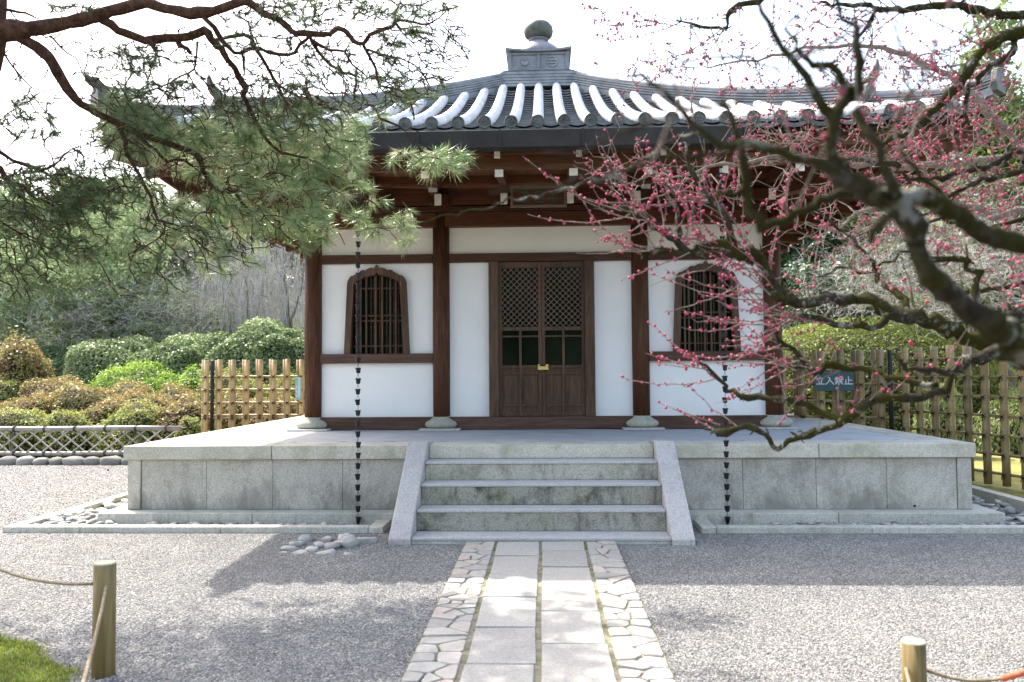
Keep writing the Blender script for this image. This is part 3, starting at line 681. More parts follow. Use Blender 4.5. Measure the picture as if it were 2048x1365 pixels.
# ------------------------------------------------------------------ eaves
EX, EYF = 4.34, 7.62           # half width of the eave, front eave line
EYH = CY-EYF                   # 4.48
def lift(u): return .13*max(0, (abs(u)-.45)/.55)**2.2
def sidept(k, l, s, z):        # side k (0 front, 1 right, 2 back, 3 left); l along the eave -1..1 ; s distance factor from the centre 0..1
    x, y = l*EX*s, -EYH*s
    if k == 0: return (x, CY+y, z)
    if k == 2: return (-x, CY-y, z)
    yy = l*EYH*s
    if k == 1: return (EX*s, CY+yy, z)
    return (-EX*s, CY-yy, z)
def strip(k, s0, z0, s1, z1, name, mat, parent, n=24, thick=.03, lf=1., down=True):
    m = MB(); vs = []
    for i in range(n+1):
        l = -1+2*i/n; L = lift(l)*lf
        vs += [sidept(k, l, s0, z0+L), sidept(k, l, s1, z1+L*.6 if s1 < s0 else z1+L), sidept(k, l, s1, z1+thick+(L*.6 if s1 < s0 else L)), sidept(k, l, s0, z0+thick+L)]
    fs = []
    for i in range(n):
        a = 4*i; b = a+4
        for q in range(4): fs.append((a+q, a+(q+1) % 4, b+(q+1) % 4, b+q))
    m.add(vs, fs); return m.build(name, mat, parent)
def sf(y): return (CY-y)/EYH   # s factor for a front distance y
for k in range(4):
    strip(k, sf(7.80), 3.69, sf(7.86), 3.69, 'fascia_board', M['eave'], hall, thick=.125)
    strip(k, sf(7.885), 3.555, sf(7.95), 3.555, 'fascia_board', M['eave'], hall, thick=.13)
    strip(k, sf(7.84), 3.69, sf(8.9), 3.74, 'soffit_board', M['soffit'], hall, thick=.02)
    strip(k, sf(8.88), 3.63, sf(9.95), 3.84, 'soffit_board', M['soffit'], hall, thick=.02)
    strip(k, sf(8.84), 3.65, sf(8.92), 3.65, 'inner_fascia_board', M['redbeam'], hall, thick=.09)
    strip(k, sf(7.70), 3.80, sf(7.90), 3.83, 'eave_support_board', M['gutter'], hall, thick=.05)
box('frieze_board', M['redbeam'], hall, -AX-.3, AX+.3, 9.72, 9.76, 3.602, 3.90)
for sx in (-1, 1):
    x0, x1 = sorted((sx*(AX+.17), sx*(AX+.21))); box('frieze_board', M['redbeam'], hall, x0, x1, 9.77, DCB+.3, 3.535, 3.90)
# rafters with white painted ends
def rafter(k, l_m, y0, y1, z0, z1, w=.04, h=.125):
    half = EX if k in (0, 2) else EYH
    s0, s1 = sf(y0), sf(y1)
    def pt(s, dl_, z):
        x, y = l_m+dl_, EYH*s if k in (0, 2) else EX*s
        return {0: (x, CY-y, z), 2: (-x, CY+y, z), 1: (y, CY+x, z), 3: (-y, CY-x, z)}[k]
    L = lift(l_m/half)*.9
    m = MB().hexa([pt(s0, -w, z0+L), pt(s0, w, z0+L), pt(s1, w, z1), pt(s1, -w, z1)], [pt(s0, -w, z0+h+L), pt(s0, w, z0+h+L), pt(s1, w, z1+h), pt(s1, -w, z1+h)])
    o = m.build('rafter', M['redbeam'], hall)
    e0 = s0+.0012; e1 = s0-.003; ww = w+.002
    MB().hexa([pt(e0, -ww, z0+L-.002), pt(e0, ww, z0+L-.002), pt(e1, ww, z0+L-.002), pt(e1, -ww, z0+L-.002)], [pt(e0, -ww, z0+h+L+.002), pt(e0, ww, z0+h+L+.002), pt(e1, ww, z0+h+L+.002), pt(e1, -ww, z0+h+L+.002)]).build('rafter_end', M['white_end'], o)
for k in range(4):
    for i in range(-5, 6):
        xm = (i+.5)*.745-.02
        if abs(xm) < 4.1: rafter(k, xm, 7.90, 8.95, 3.485, 3.63)
        if abs(xm) < 3.3: rafter(k, xm, 8.86, 9.90, 3.415+.0, 3.66, .035, .12)
# bracket blocks over the front columns, and gutter hooks
for x in (-AX, -BX, BX, AX):
    b = MB().box(x-.11, x+.11, DC-.30, DC+.1, 3.60, 3.70).box(x-.20, x+.20, DC-.2, DC+.08, 3.70, 3.76).build('bracket', M['beam'], hall, bevel=.006)
    MB().box(x-.05, x+.05, DC-.72, DC-.1, 3.645, 3.72).build('bracket_arm', M['redbeam'], b)
    box('arm_end', M['white_end'], b, x-.052, x+.052, DC-.727, DC-.72, 3.643, 3.722)
    MB().box(x-.07, x+.07, DC-.98, DC-.2, 3.73, 3.80).build('bracket_arm', M['redbeam'], b)
    box('arm_end', M['white_end'], b, x-.072, x+.072, DC-.987, DC-.98, 3.728, 3.802)
# hip rafters
for sx in (-1, 1):
    for sy, yc in ((-1, CY), (1, CY)):
        pts = [(sx*EX*s, CY+sy*EYH*s, z) for s, z in ((.60, 3.60), (.8, 3.60), (.975, 3.74))]
        MB().tube(pts, .085, 4).build('hip_rafter', M['eave'], hall)

# gutter and its collector boxes
g = MB(); prof = [(7.50, 3.665), (7.49, 3.83), (7.50, 3.835), (7.52, 3.80), (7.60, 3.80), (7.64, 3.835), (7.65, 3.835), (7.64, 3.665)]
gt = g.prism(prof, 'x', -2.0, 2.0).build('gutter', M['gutter'], hall, bevel=.004)
for x in (-1.95, -1.15, -.36, .43, 1.22, 1.95): box('seam_strip', M['gutter'], gt, x-.012, x+.012, 7.482, 7.49, 3.666, 3.832)
for x in (-.40, .40, 1.22, -1.22): box('gutter_hook', M['white_end'], gt, x-.028, x+.028, 7.70, 7.72, 3.62, 3.69)
for sx in (-1, 1):
    MB().hexa([(sx*1.72-.05, 7.50, 3.56), (sx*1.72+.05, 7.50, 3.56), (sx*1.72+.05, 7.60, 3.56), (sx*1.72-.05, 7.60, 3.56)],
              [(sx*1.72-.07, 7.475, 3.665), (sx*1.72+.07, 7.475, 3.665), (sx*1.72+.07, 7.625, 3.665), (sx*1.72-.07, 7.625, 3.665)]).build('collector_box', M['gutter'], gt)

# ------------------------------------------------------------------ tiled roof
def rz(u):  # height above distance u (metres) up from the eave along the front/back slope
    return 3.90+.33*u+.032*u*u
def roofpt(k, t, s, dz=0.):      # t metres sideways, s distance factor 0..1 of the eave
    u = (1-s)*EYH; half = EX if k in (0, 2) else EYH; l = t/max(half*s, 1e-6)
    z = rz(u)+lift(max(-1, min(1, l)))*s**3+dz
    d = EYH*s if k in (0, 2) else EX*s
    return {0: (t, CY-d, z), 2: (-t, CY+d, z), 1: (d, CY+t, z), 3: (-d, CY-t, z)}[k]
roof = hall
SP = .258; TR = .062
def roof_surface(k):
    """stepped courses of flat tiles between the rows"""
    m = MB(); half = EX if k in (0, 2) else EYH
    n_c = 22; s_top = .125
    nrow = int(half/SP)+1
    for i in range(-nrow, nrow):
        t0 = i*SP; 
        for c in range(n_c):
            sa = 1.0-(1.0-s_top)*c/n_c; sb = 1.0-(1.0-s_top)*(c+1)/n_c
            lim = half*sb
            if abs(t0+SP/2) > lim+SP*.45: continue
            q = []
            for j in range(5):
                f = j/4; t = t0+SP*f; dip = -.036*math.sin(PI*f)
                ta = max(-half*sa, min(half*sa, t)); tb = max(-half*sb, min(half*sb, t))
                sr = sa-.075/EYH; tr_ = max(-half*sr, min(half*sr, t))
                q.append((roofpt(k, ta, sa, dip+.050), roofpt(k, tb, sb, dip-.004), roofpt(k, ta, sa, dip+.034), roofpt(k, tr_, sr, dip+.036)))
            vs = [v for a in q for v in a]; fs = []
            for j in range(4):
                a = 4*j; fs += [(a, a+4, a+5, a+1), (a+2, a+6, a+4, a), (a+3, a+7, a+6, a+2)]
            m.add(vs, fs)
    return m.build('flat_tile', M['tile_dark'] if False else M['tile'], roof, kind='stuff')
for k in range(4): roof_surface(k)
# under-deck so no light comes through
for k in range(4):
    m = MB(); vs = []; fs = []; half = EX if k in (0, 2) else EYH
    for i in range(9):
        s = 1-.95*i/8
        for j in range(13): vs.append(roofpt(k, half*s*(-1+j/6), s, -.07))
    for i in range(8):
        for j in range(12): a = i*13+j; fs.append((a, a+1, a+14, a+13))
    m.add(vs, fs).build('roof_deck', M['soffit'], roof)
tome = MB()     # end disc with rim and three comma swirls, faces -y
tome.lathe([(.066, 0), (.066, .02)], (0, 0, 0), 24)
tome.tube([(.058*math.cos(a*PI/10), .058*math.sin(a*PI/10), .02) for a in range(20)], .008, 5, closed=True)
for q in range(3):
    pts = []; rad = []
    for i in range(8):
        a = q*2*PI/3+i*.30; r = .012+.0042*i; pts.append((r*math.cos(a), r*math.sin(a), .021)); rad.append(.010*(1-i/9))
    tome.tube(pts, rad, 5)
for q in range(16):
    a = q*PI/8; tome.box(.047*math.cos(a)-.003, .047*math.cos(a)+.003, .047*math.sin(a)-.003, .047*math.sin(a)+.003, .019, .026)
tome_me = tome.mesh('end_disc', M['tile_dark'])
def row(k, t):
    half = EX if k in (0, 2) else EYH
    s_end = max((abs(t)+.03)/half, .135); 
    if s_end > .985: return
    L = (1.0-s_end)*EYH; nseg = max(2, int(L/.27)); pts = []; rad = []
    for i in range(nseg+1):
        s = 1.0-(1.0-s_end)*i/nseg
        if i: pts.append(roofpt(k, t, s+.0022, .045)); rad.append(TR*.93)
        pts.append(roofpt(k, t, s, .045)); rad.append(TR*1.07 if i < nseg else TR*.93)
    o = MB().tube(pts, rad, 12).build('tile_row', M['tile_row'], roof, True)
    p = roofpt(k, t, 1.0, .045); rz_ = [0, PI/2, PI, -PI/2][k]
    d = put('end_disc', tome_me, o, (0, 0, 0)); d.location = p; d.rotation_euler = (PI/2, 0, rz_)
for k in range(4):
    half = EX if k in (0, 2) else EYH; n = int(half/SP)
    for i in range(-n, n+1): row(k, i*SP)
    # drooping eave tiles between the discs
    m = MB()
    for i in range(-n-1, n+1):
        vs = []; fs = []
        for j in range(7):
            f = j/6; t = (i+f)*SP
            if abs(t) > half: t = math.copysign(half, t)
            d = -.040*math.sin(PI*f)
            a = roofpt(k, t, 1.004, d+.020); b = roofpt(k, t, 1.004, d-.022); c = roofpt(k, t, .975, d-.022)
            vs += [a, b, c]
        for j in range(6): fs += [(3*j, 3*j+1, 3*j+4, 3*j+3), (3*j+1, 3*j+2, 3*j+5, 3*j+4)]
        m.add(vs, fs)
    m.build('eave_tile', M['tile_dark'], roof, kind='stuff')
# hip ridges: stacked ridge tiles; an upper tier ending at .80, a lower tier sweeping to the corner
def ridge(sx, sy, s0, s1, h, w, layers, name, endup, zoff=0.):
    pts = []
    n = 22
    for i in range(n+1):
        s = s0+(s1-s0)*i/n; u = (1-s)*EYH
        z = rz(u)+lift(1)*s**3+.02+endup*max(0, (i/n-.5)/.5)**2.2+zoff
        pts.append(Vector((sx*EX*s, CY+sy*EYH*s, z)))
    tdir = (pts[-1]-pts[0]); tdir.z = 0; tdir.normalize(); side = Vector((-tdir.y, tdir.x, 0))
    prof = [(-w, -.06)]
    z = 0; lh = h/layers
    for q in range(layers):
        ww = w-.010*q*.6; prof += [(-ww, z+.006), (-ww, z+lh-.014), (-ww+.032, z+lh-.014), (-ww+.032, z+lh+.006)]; z += lh
    prof = prof+[(-x, zz) for x, zz in prof[::-1]]
    m = MB(); vs = []; k = len(prof)
    for p in pts: vs += [p+side*x+Vector((0, 0, zz)) for x, zz in prof]
    fs = [(i*k+j, i*k+(j+1) % k, (i+1)*k+(j+1) % k, (i+1)*k+j) for i in range(n) for j in range(k)]
    fs += [tuple(range(k))[::-1], tuple(n*k+j for j in range(k))]
    m.add(vs, fs); r = m.build(name, M['ridge'], roof)
    MB().tube([p+Vector((0, 0, h+.012)) for p in pts], .050, 10).build('ridge_cap', M['orn'], r, True)
    return pts[-1], tdir, side, r
for sx in (-1, 1):
    for sy in (-1, 1):
        pe, td, sd, r = ridge(sx, sy, .13, .805, .175, .10, 5, 'hip_ridge', .05)
        # upper end: demon-tile plate with a horn
        def plate(pe, td, sd, r, hh, ww, horn):
            m = MB(); P8 = []
            sh = [(-ww, -.03), (-ww*1.25, .05), (-ww, hh*.75), (-ww*.45, hh), (ww*.45, hh), (ww, hh*.75), (ww*1.25, .05), (ww, -.03)]
            for o_ in (0, .05): P8 += [pe+td*(o_+.0)+sd*x+Vector((0, 0, z)) for x, z in sh]
            n = len(sh); m.add(P8, [tuple(range(n))[::-1], tuple(range(n, 2*n))]+[(i, (i+1) % n, n+(i+1) % n, n+i) for i in range(n)])
            pl = m.build('ridge_end_tile', M['tile_dark'], r)
            pts = [pe+td*a+Vector((0, 0, b)) for a, b in ((-.16, hh*.92), (-.02, hh*.98), (.06, hh+.07), (.11, hh+horn*.6), (.12, hh+horn))]
            MB().tube(pts, [.062, .062, .055, .04, .012], 10).build('horn', M['tile_dark'], pl, True)
        plate(pe, td, sd, r, .20, .12, .24)
        pe, td, sd, r = ridge(sx, sy, .79, 1.0, .120, .085, 4, 'corner_ridge', .11)
        plate(pe, td, sd, r, .20, .11, .13)
# square ridge collar, roban box, dome, jewel
col = MB()
for q in range(5):
    w = .60-.006*q; col.box(-w, w, CY-w, CY+w, 5.72+.047*q, 5.72+.047*q+.036)
    w -= .02; col.box(-w, w, CY-w, CY+w, 5.756+.047*q, 5.767+.047*q)
rc = col.build('ridge_collar', M['ridge'], roof)
MB().box(-.53, .53, CY-.53, CY+.53, 5.956, 5.985).box(-.49, .49, CY-.49, CY+.49, 5.986, 6.005).build('collar_plate', M['orn_moss'], rc, bevel=.01)
rb = MB()
rb.box(-.43, .43, CY-.43, CY+.43, 6.006, 6.285)
for sx in (-1, 1): rb.box(*sorted((sx*.455, sx*.40)), CY-.455, CY-.40, 6.007, 6.285).box(*sorted((sx*.455, sx*.40)), CY+.40, CY+.455, 6.007, 6.285)
rb.box(-.40, .40, CY-.45, CY-.42, 6.007, 6.045).box(-.40, .40, CY-.45, CY-.42, 6.25, 6.285).box(-.025, .025, CY-.45, CY-.42, 6.045, 6.25)
rbo = rb.build('roban_box', M['orn'], roof, bevel=.004)
lid = MB()
for sx in (1,):
    vs = []; n = 10
    for i in range(n+1):
        f = -1+2*i/n; z = 6.286+.035*abs(f)**2.5
        vs += [(f*.49, CY-.49, z), (f*.49, CY-.49, z+.03), (f*.49, CY+.49, z+.03), (f*.49, CY+.49, z)]
    lid.add(vs, [(4*i+q, 4*i+(q+1) % 4, 4*i+4+(q+1) % 4, 4*i+4+q) for i in range(n) for q in range(4)]+[(0, 1, 2, 3), (4*n+3, 4*n+2, 4*n+1, 4*n)])
lid.build('box_lid', M['orn'], rbo)
cr = MB()      # flower crest on the left: fan of petals; two-bar ring on the right
c0 = (-.205, CY-.436, 6.145)
for q in range(9):
    a = -PI/2+(q-4)*.38
    pts = [(c0[0]+r*math.cos(a), c0[1], c0[2]+.01+r*math.sin(a)) for r in (.012, .045, .068)]; cr.tube(pts, [.006, .014, .012], 6)
for q in range(5):
    a = PI/2+(q-2)*.5; cr.tube([(c0[0]+r*math.cos(a), c0[1], c0[2]+.01+r*math.sin(a)) for r in (.02, .045, .07)], [.004, .008, .011], 5)
cr.build('flower_crest', M['ridge'], rbo)
c1 = (.20, CY-.436, 6.145); cr = MB().tube([(c1[0]+.075*math.cos(a*PI/12), c1[1], c1[2]+.075*math.sin(a*PI/12)) for a in range(24)], .012, 6, closed=True)
for dz_ in (-.022, .022): cr.box(c1[0]-.062, c1[0]+.062, c1[1]-.012, c1[1]+.012, c1[2]+dz_-.009, c1[2]+dz_+.009)
cr.build('two_bar_crest', M['ridge'], rbo)
MB().lathe([(.40, 6.31), (.375, 6.40), (.31, 6.49), (.22, 6.56), (.145, 6.60)], (0, CY, 0), 32).build('dome', M['orn'], roof, True)
fin = MB().lathe([(.125, 6.598), (.118, 6.615), (.125, 6.632), (.15, 6.642), (.155, 6.652), (.12, 6.66)], (0, CY, 0), 32).build('finial_neck', M['orn'], roof, True)
MB().lathe([(.10, 6.65), (.17, 6.675), (.215, 6.725), (.230, 6.785), (.218, 6.85), (.175, 6.905), (.10, 6.945), (.035, 6.96), (.004, 6.968)], (0, CY, 0), 36).build('finial_jewel', M['orn_moss'], roof, True)

# ------------------------------------------------------------------ rain chains
cup = MB()
prof = [(.013, 0), (.017, .004), (.019, .012), (.021, .030), (.023, .042), (.029, .052), (.0275, .053), (.021, .043), (.017, .030), (.013, .012)]
cup.lathe(prof, (0, 0, 0), 24, 6, .06); cup_me = cup.mesh('cup', M['chain'], True)
lk_ = MB()
lk_.tube([(.020, 0, .05), (.003, 0, .078)], .0014, 4).tube([(-.020, 0, .05), (-.003, 0, .078)], .0014, 4).tube([(.007*math.cos(a), 0, .088+.011*math.sin(a)) for a in [i*PI/4 for i in range(8)]], .0016, 4, closed=True)
link_me = lk_.mesh('link', M['chain'])
for sx in (-1, 1):
    x, y = sx*1.725, 7.50+.01
    t = thing('rain_chain', 'rain chain of dark cups hanging ' + ('left of the steps, upper end in pine needles' if sx < 0 else 'right of the steps behind plum twigs'), 'rain chain', (x, y, .05), 'rain chains at the front eave')
    z = .115
    while z < 3.50:
        put('cup', cup_me, t, (x+.002*math.sin(z*9), y, z), (rnd.uniform(-.06, .06), rnd.uniform(-.06, .06), rnd.uniform(0, 6)))
        put('link', link_me, t, (x, y, z), (0, 0, rnd.uniform(0, 3))); z += .1005
    MB().lathe([(.055, .03), (.05, .045), (.018, .085), (.010, .12)], (x, y, 0), 16).build('foot_cone', M['chain'], t, True)

# ------------------------------------------------------------------ posts with rope
def catenary(a, b, sag, n=16):
    a, b = Vector(a), Vector(b); return [a.lerp(b, i/n)-Vector((0, 0, sag*4*(i/n)*(1-i/n))) for i in range(n+1)]
for i, (x, y, r, zt, lab) in enumerate(((-2.06, 3.76, .0495, .62, 'round wooden post standing beside the moss at lower left'), (1.385, 3.02, .041, .515, 'short round wooden post in gravel at lower right with red knotted rope'))):
    t = thing('rope_post', lab, 'post', (x, y, G), 'rope barrier posts')
    MB().lathe([(r*1.04, G-.1), (r*1.02, .3), (r, zt-.006)], (x, y, 0), 28).build('post', M['post'], t, True)
    MB().lathe([(r*.995, zt-.006), (r*.96, zt)], (x, y, 0), 28).build('post_top', M['post_top'], t)
    MB().lathe([(.009, 0), (.009, .006)], (0, 0, 0), 10).build('rope_hole', M['black'], t).matrix_world = Matrix.Translation((x+(.005 if i == 0 else -.022), y-r*(.99 if i == 0 else .86), zt-.09)) @ Matrix.Rotation(PI/2, 4, 'X')
def rope(pts, name, lab, mat, r=.0075):
    o = MB().tube(pts, r, 8).build(name, mat, None, True); return prop(o, label=lab, category='rope')
rope(catenary(P(188, 1168, 3.78), P(-160, 1030, 5.2), .13), 'rope', 'thin rope sagging from the left post towards the left edge', M['rope'])
rope(catenary(P(213, 1172, 3.71), P(150, 1420, 2.4), .03), 'rope', 'pale rope running down in front of the left post', M['rope'])
rope(catenary(P(1843, 1336, 3.04), P(2150, 1285, 2.9), .085), 'rope', 'rope sagging from the right post to the right edge', M['rope'], .0065)
rope(catenary(P(1812, 1338, 2.985), P(1850, 1480, 2.4), .01), 'rope', 'short rope coming forward out of the right post', M['rope'], .0065)
kn = catenary(P(1843, 1336, 3.04), P(2150, 1285, 2.9), .085, 40)[21:29]
rr_ = bpy.data.objects['rope.002']
o = MB().tube(kn, [.009, .013, .010, .014, .010, .013, .010, .008], 8).build('red_cord', M['rope_red'], None, True); o.parent = rr_

# ------------------------------------------------------------------ bamboo fences
def bam_mesh(h, r, mat, name='bamboo_pole'):
    prof = [(r, 0)]; z = rnd.uniform(.1, .3)
    while z < h-.06: prof += [(r, z-.012), (r*1.05, z-.004), (r*.97, z), (r*1.05, z+.004), (r, z+.012)]; z += rnd.uniform(.26, .36)
    prof += [(r, h), (r*.8, h), (r*.78, h-.05)]
    return MB().lathe(prof, (0, 0, 0), 12).mesh(name, mat, True)
def knot_mesh():
    m = MB()
    m.tube([(-.03, -.034, .018), (.03, -.036, -.016)], .004, 5).tube([(.03, -.034, .018), (-.03, -.036, -.016)], .004, 5)
    m.tube([(0, -.04, .0), (-.012, -.046, -.022), (-.016, -.044, -.05)], .0035, 4).tube([(0, -.04, 0), (.014, -.046, -.018), (.022, -.046, -.042)], .0035, 4)
    m.tube([(.010*math.cos(a), -.04, .008*math.sin(a)) for a in [i*PI/4 for i in range(8)]], .006, 5, closed=True)
    return m.mesh('cord_knot', M['rope_black'])
KN = knot_mesh()
def tall_fence(A, B, zb0, zt, rails, mats, label, group, pair=.30, r1=.042, r2=.03, black_at=()):
    A = Vector((*A, 0)); B = Vector((*B, 0)); d = (B-A); L = d.length; d.normalize(); nrm = Vector((d.y, -d.x, 0))
    if nrm.y > 0: nrm = -nrm
    ang = math.atan2(d.y, d.x)
    t = thing('bamboo_fence', label, 'fence', tuple(A.lerp(B, .5).xy)+(0,), group)
    zb = min(zb0, .1) if zb0 > .5 else zb0
    m1 = [bam_mesh(zt-zb0, r1*rnd.uniform(.92, 1.05), mats) for _ in range(3)]; m2 = [bam_mesh(zt-zb0, r2*rnd.uniform(.9, 1.05), mats) for _ in range(3)]
    l1 = [bam_mesh(zt-zb, r1, mats)]; l2 = [bam_mesh(zt-zb, r2, mats)]
    n = int(L/pair)
    for i in range(n+1):
        p = A+d*(i*pair+.02); q = p+nrm*.042; s = p-nrm*.04+d*.085*(-1 if i % 1 == 0 else 1)
        off = abs(p.x) > HW+.05; zz = zb if off else zb0
        put('bamboo_pole', rnd.choice(l1 if off else m1), t, (q.x, q.y, zz+rnd.uniform(-.01, .01)), (0, 0, rnd.uniform(0, 6)))
        put('bamboo_pole', rnd.choice(l2 if off else m2), t, (s.x, s.y, zz+rnd.uniform(-.01, .01)), (0, 0, rnd.uniform(0, 6)))
        for z in rails: put('cord_knot', KN, t, (q.x, q.y, z), (0, rnd.uniform(-.3, .3), ang), (1.2,)*3)
    for z in rails: MB().tube([A+Vector((0, 0, z))-d*.08, A.lerp(B, .33)+Vector((0, 0, z+.004)), A.lerp(B, .66)+Vector((0, 0, z-.003)), B+Vector((0, 0, z))+d*.05], .018, 8).build('rail', mats, t, True)
    for b in black_at:
        p = A+d*b; MB().lathe([(.034, zb-.05), (.034, zt-.01), (.02, zt)], (p.x, p.y, 0), 12).build('dark_post', M['bamboo_black'], t, True)
    return t
def zpx(x, y, d): return P(x, y, d).z
LF = 14.3
ztL = zpx(500, 720, LF)
xl = P(412, 800, LF).x
tall_fence((xl, LF), (xl+3.05, LF), HP+.02, ztL, [zpx(500, y, LF) for y in (754, 780, 806, 831)]+[.75], M['bamboo'], 'pale golden bamboo fence standing at the left rear of the platform', 'tall bamboo fences', .250, .043, .033, (.115,))
AF = (3.05, 12.1); BF = (4.98, 11.45)
tall_fence(AF, BF, HP+.03, zpx(1740, 700, 11.5), [zpx(1740, y, 11.5) for y in (735, 769, 803, 836)], M['bamboo_old'], 'brown bamboo fence with a green sign beside the right corner column', 'tall bamboo fences', .262, .050, .036, (1.98,))
CF = (5.12, 11.4); DF = (6.1, 8.4)
tall_fence(CF, DF, .12, 1.83, [1.66, 1.42, 1.18, .95, .71, .48, .25], M['bamboo_old'], 'brown bamboo fence running forward along the right edge', 'tall bamboo fences', .265, .047, .034)
MB().box(0, .06, 0, 3.3, -.05, .06)
# signs
STROKES = {'立': [((.5, .97), (.5, .82)), ((.12, .76), (.88, .76)), ((.32, .62), (.40, .22)), ((.70, .64), (.60, .14)), ((.04, .10), (.96, .10))],
 '入': [((.34, .90), (.50, .86)), ((.50, .86), (.60, .52)), ((.60, .52), (.97, .06)), ((.50, .62), (.34, .30)), ((.34, .30), (.04, .06))],
 '禁': [((.06, .82), (.46, .82)), ((.26, .97), (.26, .56)), ((.26, .80), (.05, .60)), ((.26, .80), (.46, .66)), ((.54, .82), (.96, .82)), ((.75, .97), (.75, .56)), ((.75, .80), (.55, .62)), ((.75, .80), (.97, .60)),
       ((.22, .50), (.78, .50)), ((.06, .36), (.94, .36)), ((.50, .36), (.50, .04)), ((.50, .04), (.40, .07)), ((.28, .26), (.10, .08)), ((.70, .26), (.92, .08))],
 '止': [((.52, .97), (.52, .10)), ((.52, .55), (.88, .55)), ((.22, .62), (.22, .10)), ((.03, .10), (.97, .10))]}
def lettering(m, ch, ox, oz, s, pt, w=.055):
    for (x0, z0), (x1, z1) in STROKES[ch]:
        l = math.hypot(x1-x0, z1-z0); nx, nz = -(z1-z0)/l*w, (x1-x0)/l*w
        ex, ez = (x1-x0)/l*w*.5, (z1-z0)/l*w*.5
        q = [(x0-ex+nx, z0-ez+nz), (x0-ex-nx, z0-ez-nz), (x1+ex-nx, z1+ez-nz), (x1+ex+nx, z1+ez+nz)]
        m.add([pt(ox+a*s, oz+b*s, 0) for a, b in q]+[pt(ox+a*s, oz+b*s, .003) for a, b in q], [(0, 1, 2, 3), (7, 6, 5, 4), (1, 0, 4, 5), (2, 1, 5, 6), (3, 2, 6, 7), (0, 3, 7, 4)])
A3 = Vector((*AF, 0)); d3 = (Vector((*BF, 0))-A3).normalized(); n3 = Vector((d3.y, -d3.x, 0)); n3 = -n3 if n3.y > 0 else n3
cs = P(1668, 760, 11.65)
c3 = A3+d3*((cs-A3).dot(d3))+n3*.10
def sp(x, z, o): return c3+d3*x-n3*o+Vector((0, 0, z))+n3*.012
sg_ = thing('warning_sign', 'dark green enamel sign with white characters 立入禁止 on the bamboo fence', 'sign', (c3.x, c3.y, zpx(1668, 782, 11.65)))
z_b, z_t = zpx(1668, 782, 11.6), zpx(1668, 742, 11.6); hwid = .265
m = MB(); q = [(-hwid, z_b), (hwid, z_b), (hwid, z_t), (-hwid, z_t)]
m.add([sp(a, b, .0) for a, b in q]+[sp(a, b, .012) for a, b in q], [(0, 1, 2, 3), (7, 6, 5, 4), (1, 0, 4, 5), (2, 1, 5, 6), (3, 2, 6, 7), (0, 3, 7, 4)]).build('sign_plate', M['signg'], sg_, bevel=.003)
m = MB(); s = .118
for i, ch in enumerate('立入禁止'): lettering(m, ch, -.245+i*.125, z_b+.085, s, lambda x, z, o: sp(x, z, o-.004))
m.build('lettering', M['signw'], sg_)
cs = P(597, 778, LF-.1)
sg2 = thing('notice_sign', 'narrow pale green upright notice tied to the left bamboo fence', 'sign', (cs.x, cs.y, cs.z-.2))
zb2, zt2 = zpx(597, 800, LF-.1), zpx(597, 755, LF-.1)
box('sign_plate', M['signp'], sg2, cs.x-.055, cs.x+.055, LF-.115, LF-.10, zb2, zt2, .003)
m = MB()
hz = zt2-zb2
def glyph(x, z, s):    # small dense character, unreadable at this size
    for f in (.15, .5, .85): m.box(x-s*.5, x+s*.5, LF-.119, LF-.115, z+s*f-s*.06, z+s*f+s*.06)
    m.box(x-s*.07, x+s*.07, LF-.1195, LF-.115, z, z+s)
    m.box(x-s*.45, x-s*.33, LF-.1192, LF-.115, z+s*.1, z+s*.9); 
for i in range(9): glyph(cs.x+.018, zt2-.045-i*(hz-.05)/9, .030)
for i in range(3): glyph(cs.x-.028, zt2-hz*.48-i*hz*.19, .024)
m.build('lettering', M['signw'], sg2)

# low lattice fence along the gravel on the left, with its stones
lf = thing('lattice_fence', 'low grey bamboo lattice fence along the far edge of the gravel', 'fence', (-9, 14.2, G))
LX0, LX1, LY = -12.6, xl+.1, 13.1
zt_, zb_ = .647, .235
for z, r in ((zt_, .043), (zb_, .036)):
    MB().tube([(LX0+(LX1-LX0)*i/8, LY+.0, z+.006*math.sin(i*2.1)) for i in range(9)], r, 10).build('rail', M['bamboo_grey'], lf, True)
x = LX0; k = 0
while x < LX1:
    for s_, yy in ((1, LY-.015), (-1, LY+.015)):
        a = (x, yy, zb_) if s_ > 0 else (x+.52, yy, zb_); b = (x+.52, yy, zt_) if s_ > 0 else (x, yy, zt_)
        if max(a[0], b[0]) < LX1+.2: MB().tube([a, b], .013, 6).build('lattice_slat', M['bamboo_grey'], lf)
    x += .262; k += 1
x = LX0+.1
while x < LX1:
    for z in (zt_, zb_):
        m = MB(); R = .050 if z == zt_ else .043
        for dx_ in (-.012, .012): m.tube([(x+dx_, LY+R*math.cos(a*PI/5), z+R*math.sin(a*PI/5)) for a in range(10)], .006, 4, closed=True)
        if z == zt_: m.tube([(x, LY-.04, z), (x+.03, LY-.06, z-.05), (x+.02, LY-.05, z-.12)], .005, 4).tube([(x, LY, z+.04), (x+.03, LY, z+.09), (x+.05, LY-.02, z+.07)], .005, 4)
        m.build('cord_tie', M['rope_black'], lf)
    x += .52
for x in (-11.2, -8.95, -6.75): MB().lathe([(.035, G), (.035, .62)], (x, LY+.05, 0), 10).build('stake', M['grey_bark'], lf, True)
kr = thing('stone_edging', 'row of rounded stones edging the gravel below the lattice fence', 'edging', (-9, 13.8, G))
M['rock_dark'] = pebble_mat('edging_rock', [(0, (.12, .12, .11)), (.5, (.18, .175, .16)), (1, (.26, .25, .22))], .9)
est = [stone_mesh('stone', M['rock_dark'], s+80, .75, 2, .22) for s in range(5)]
x = -13
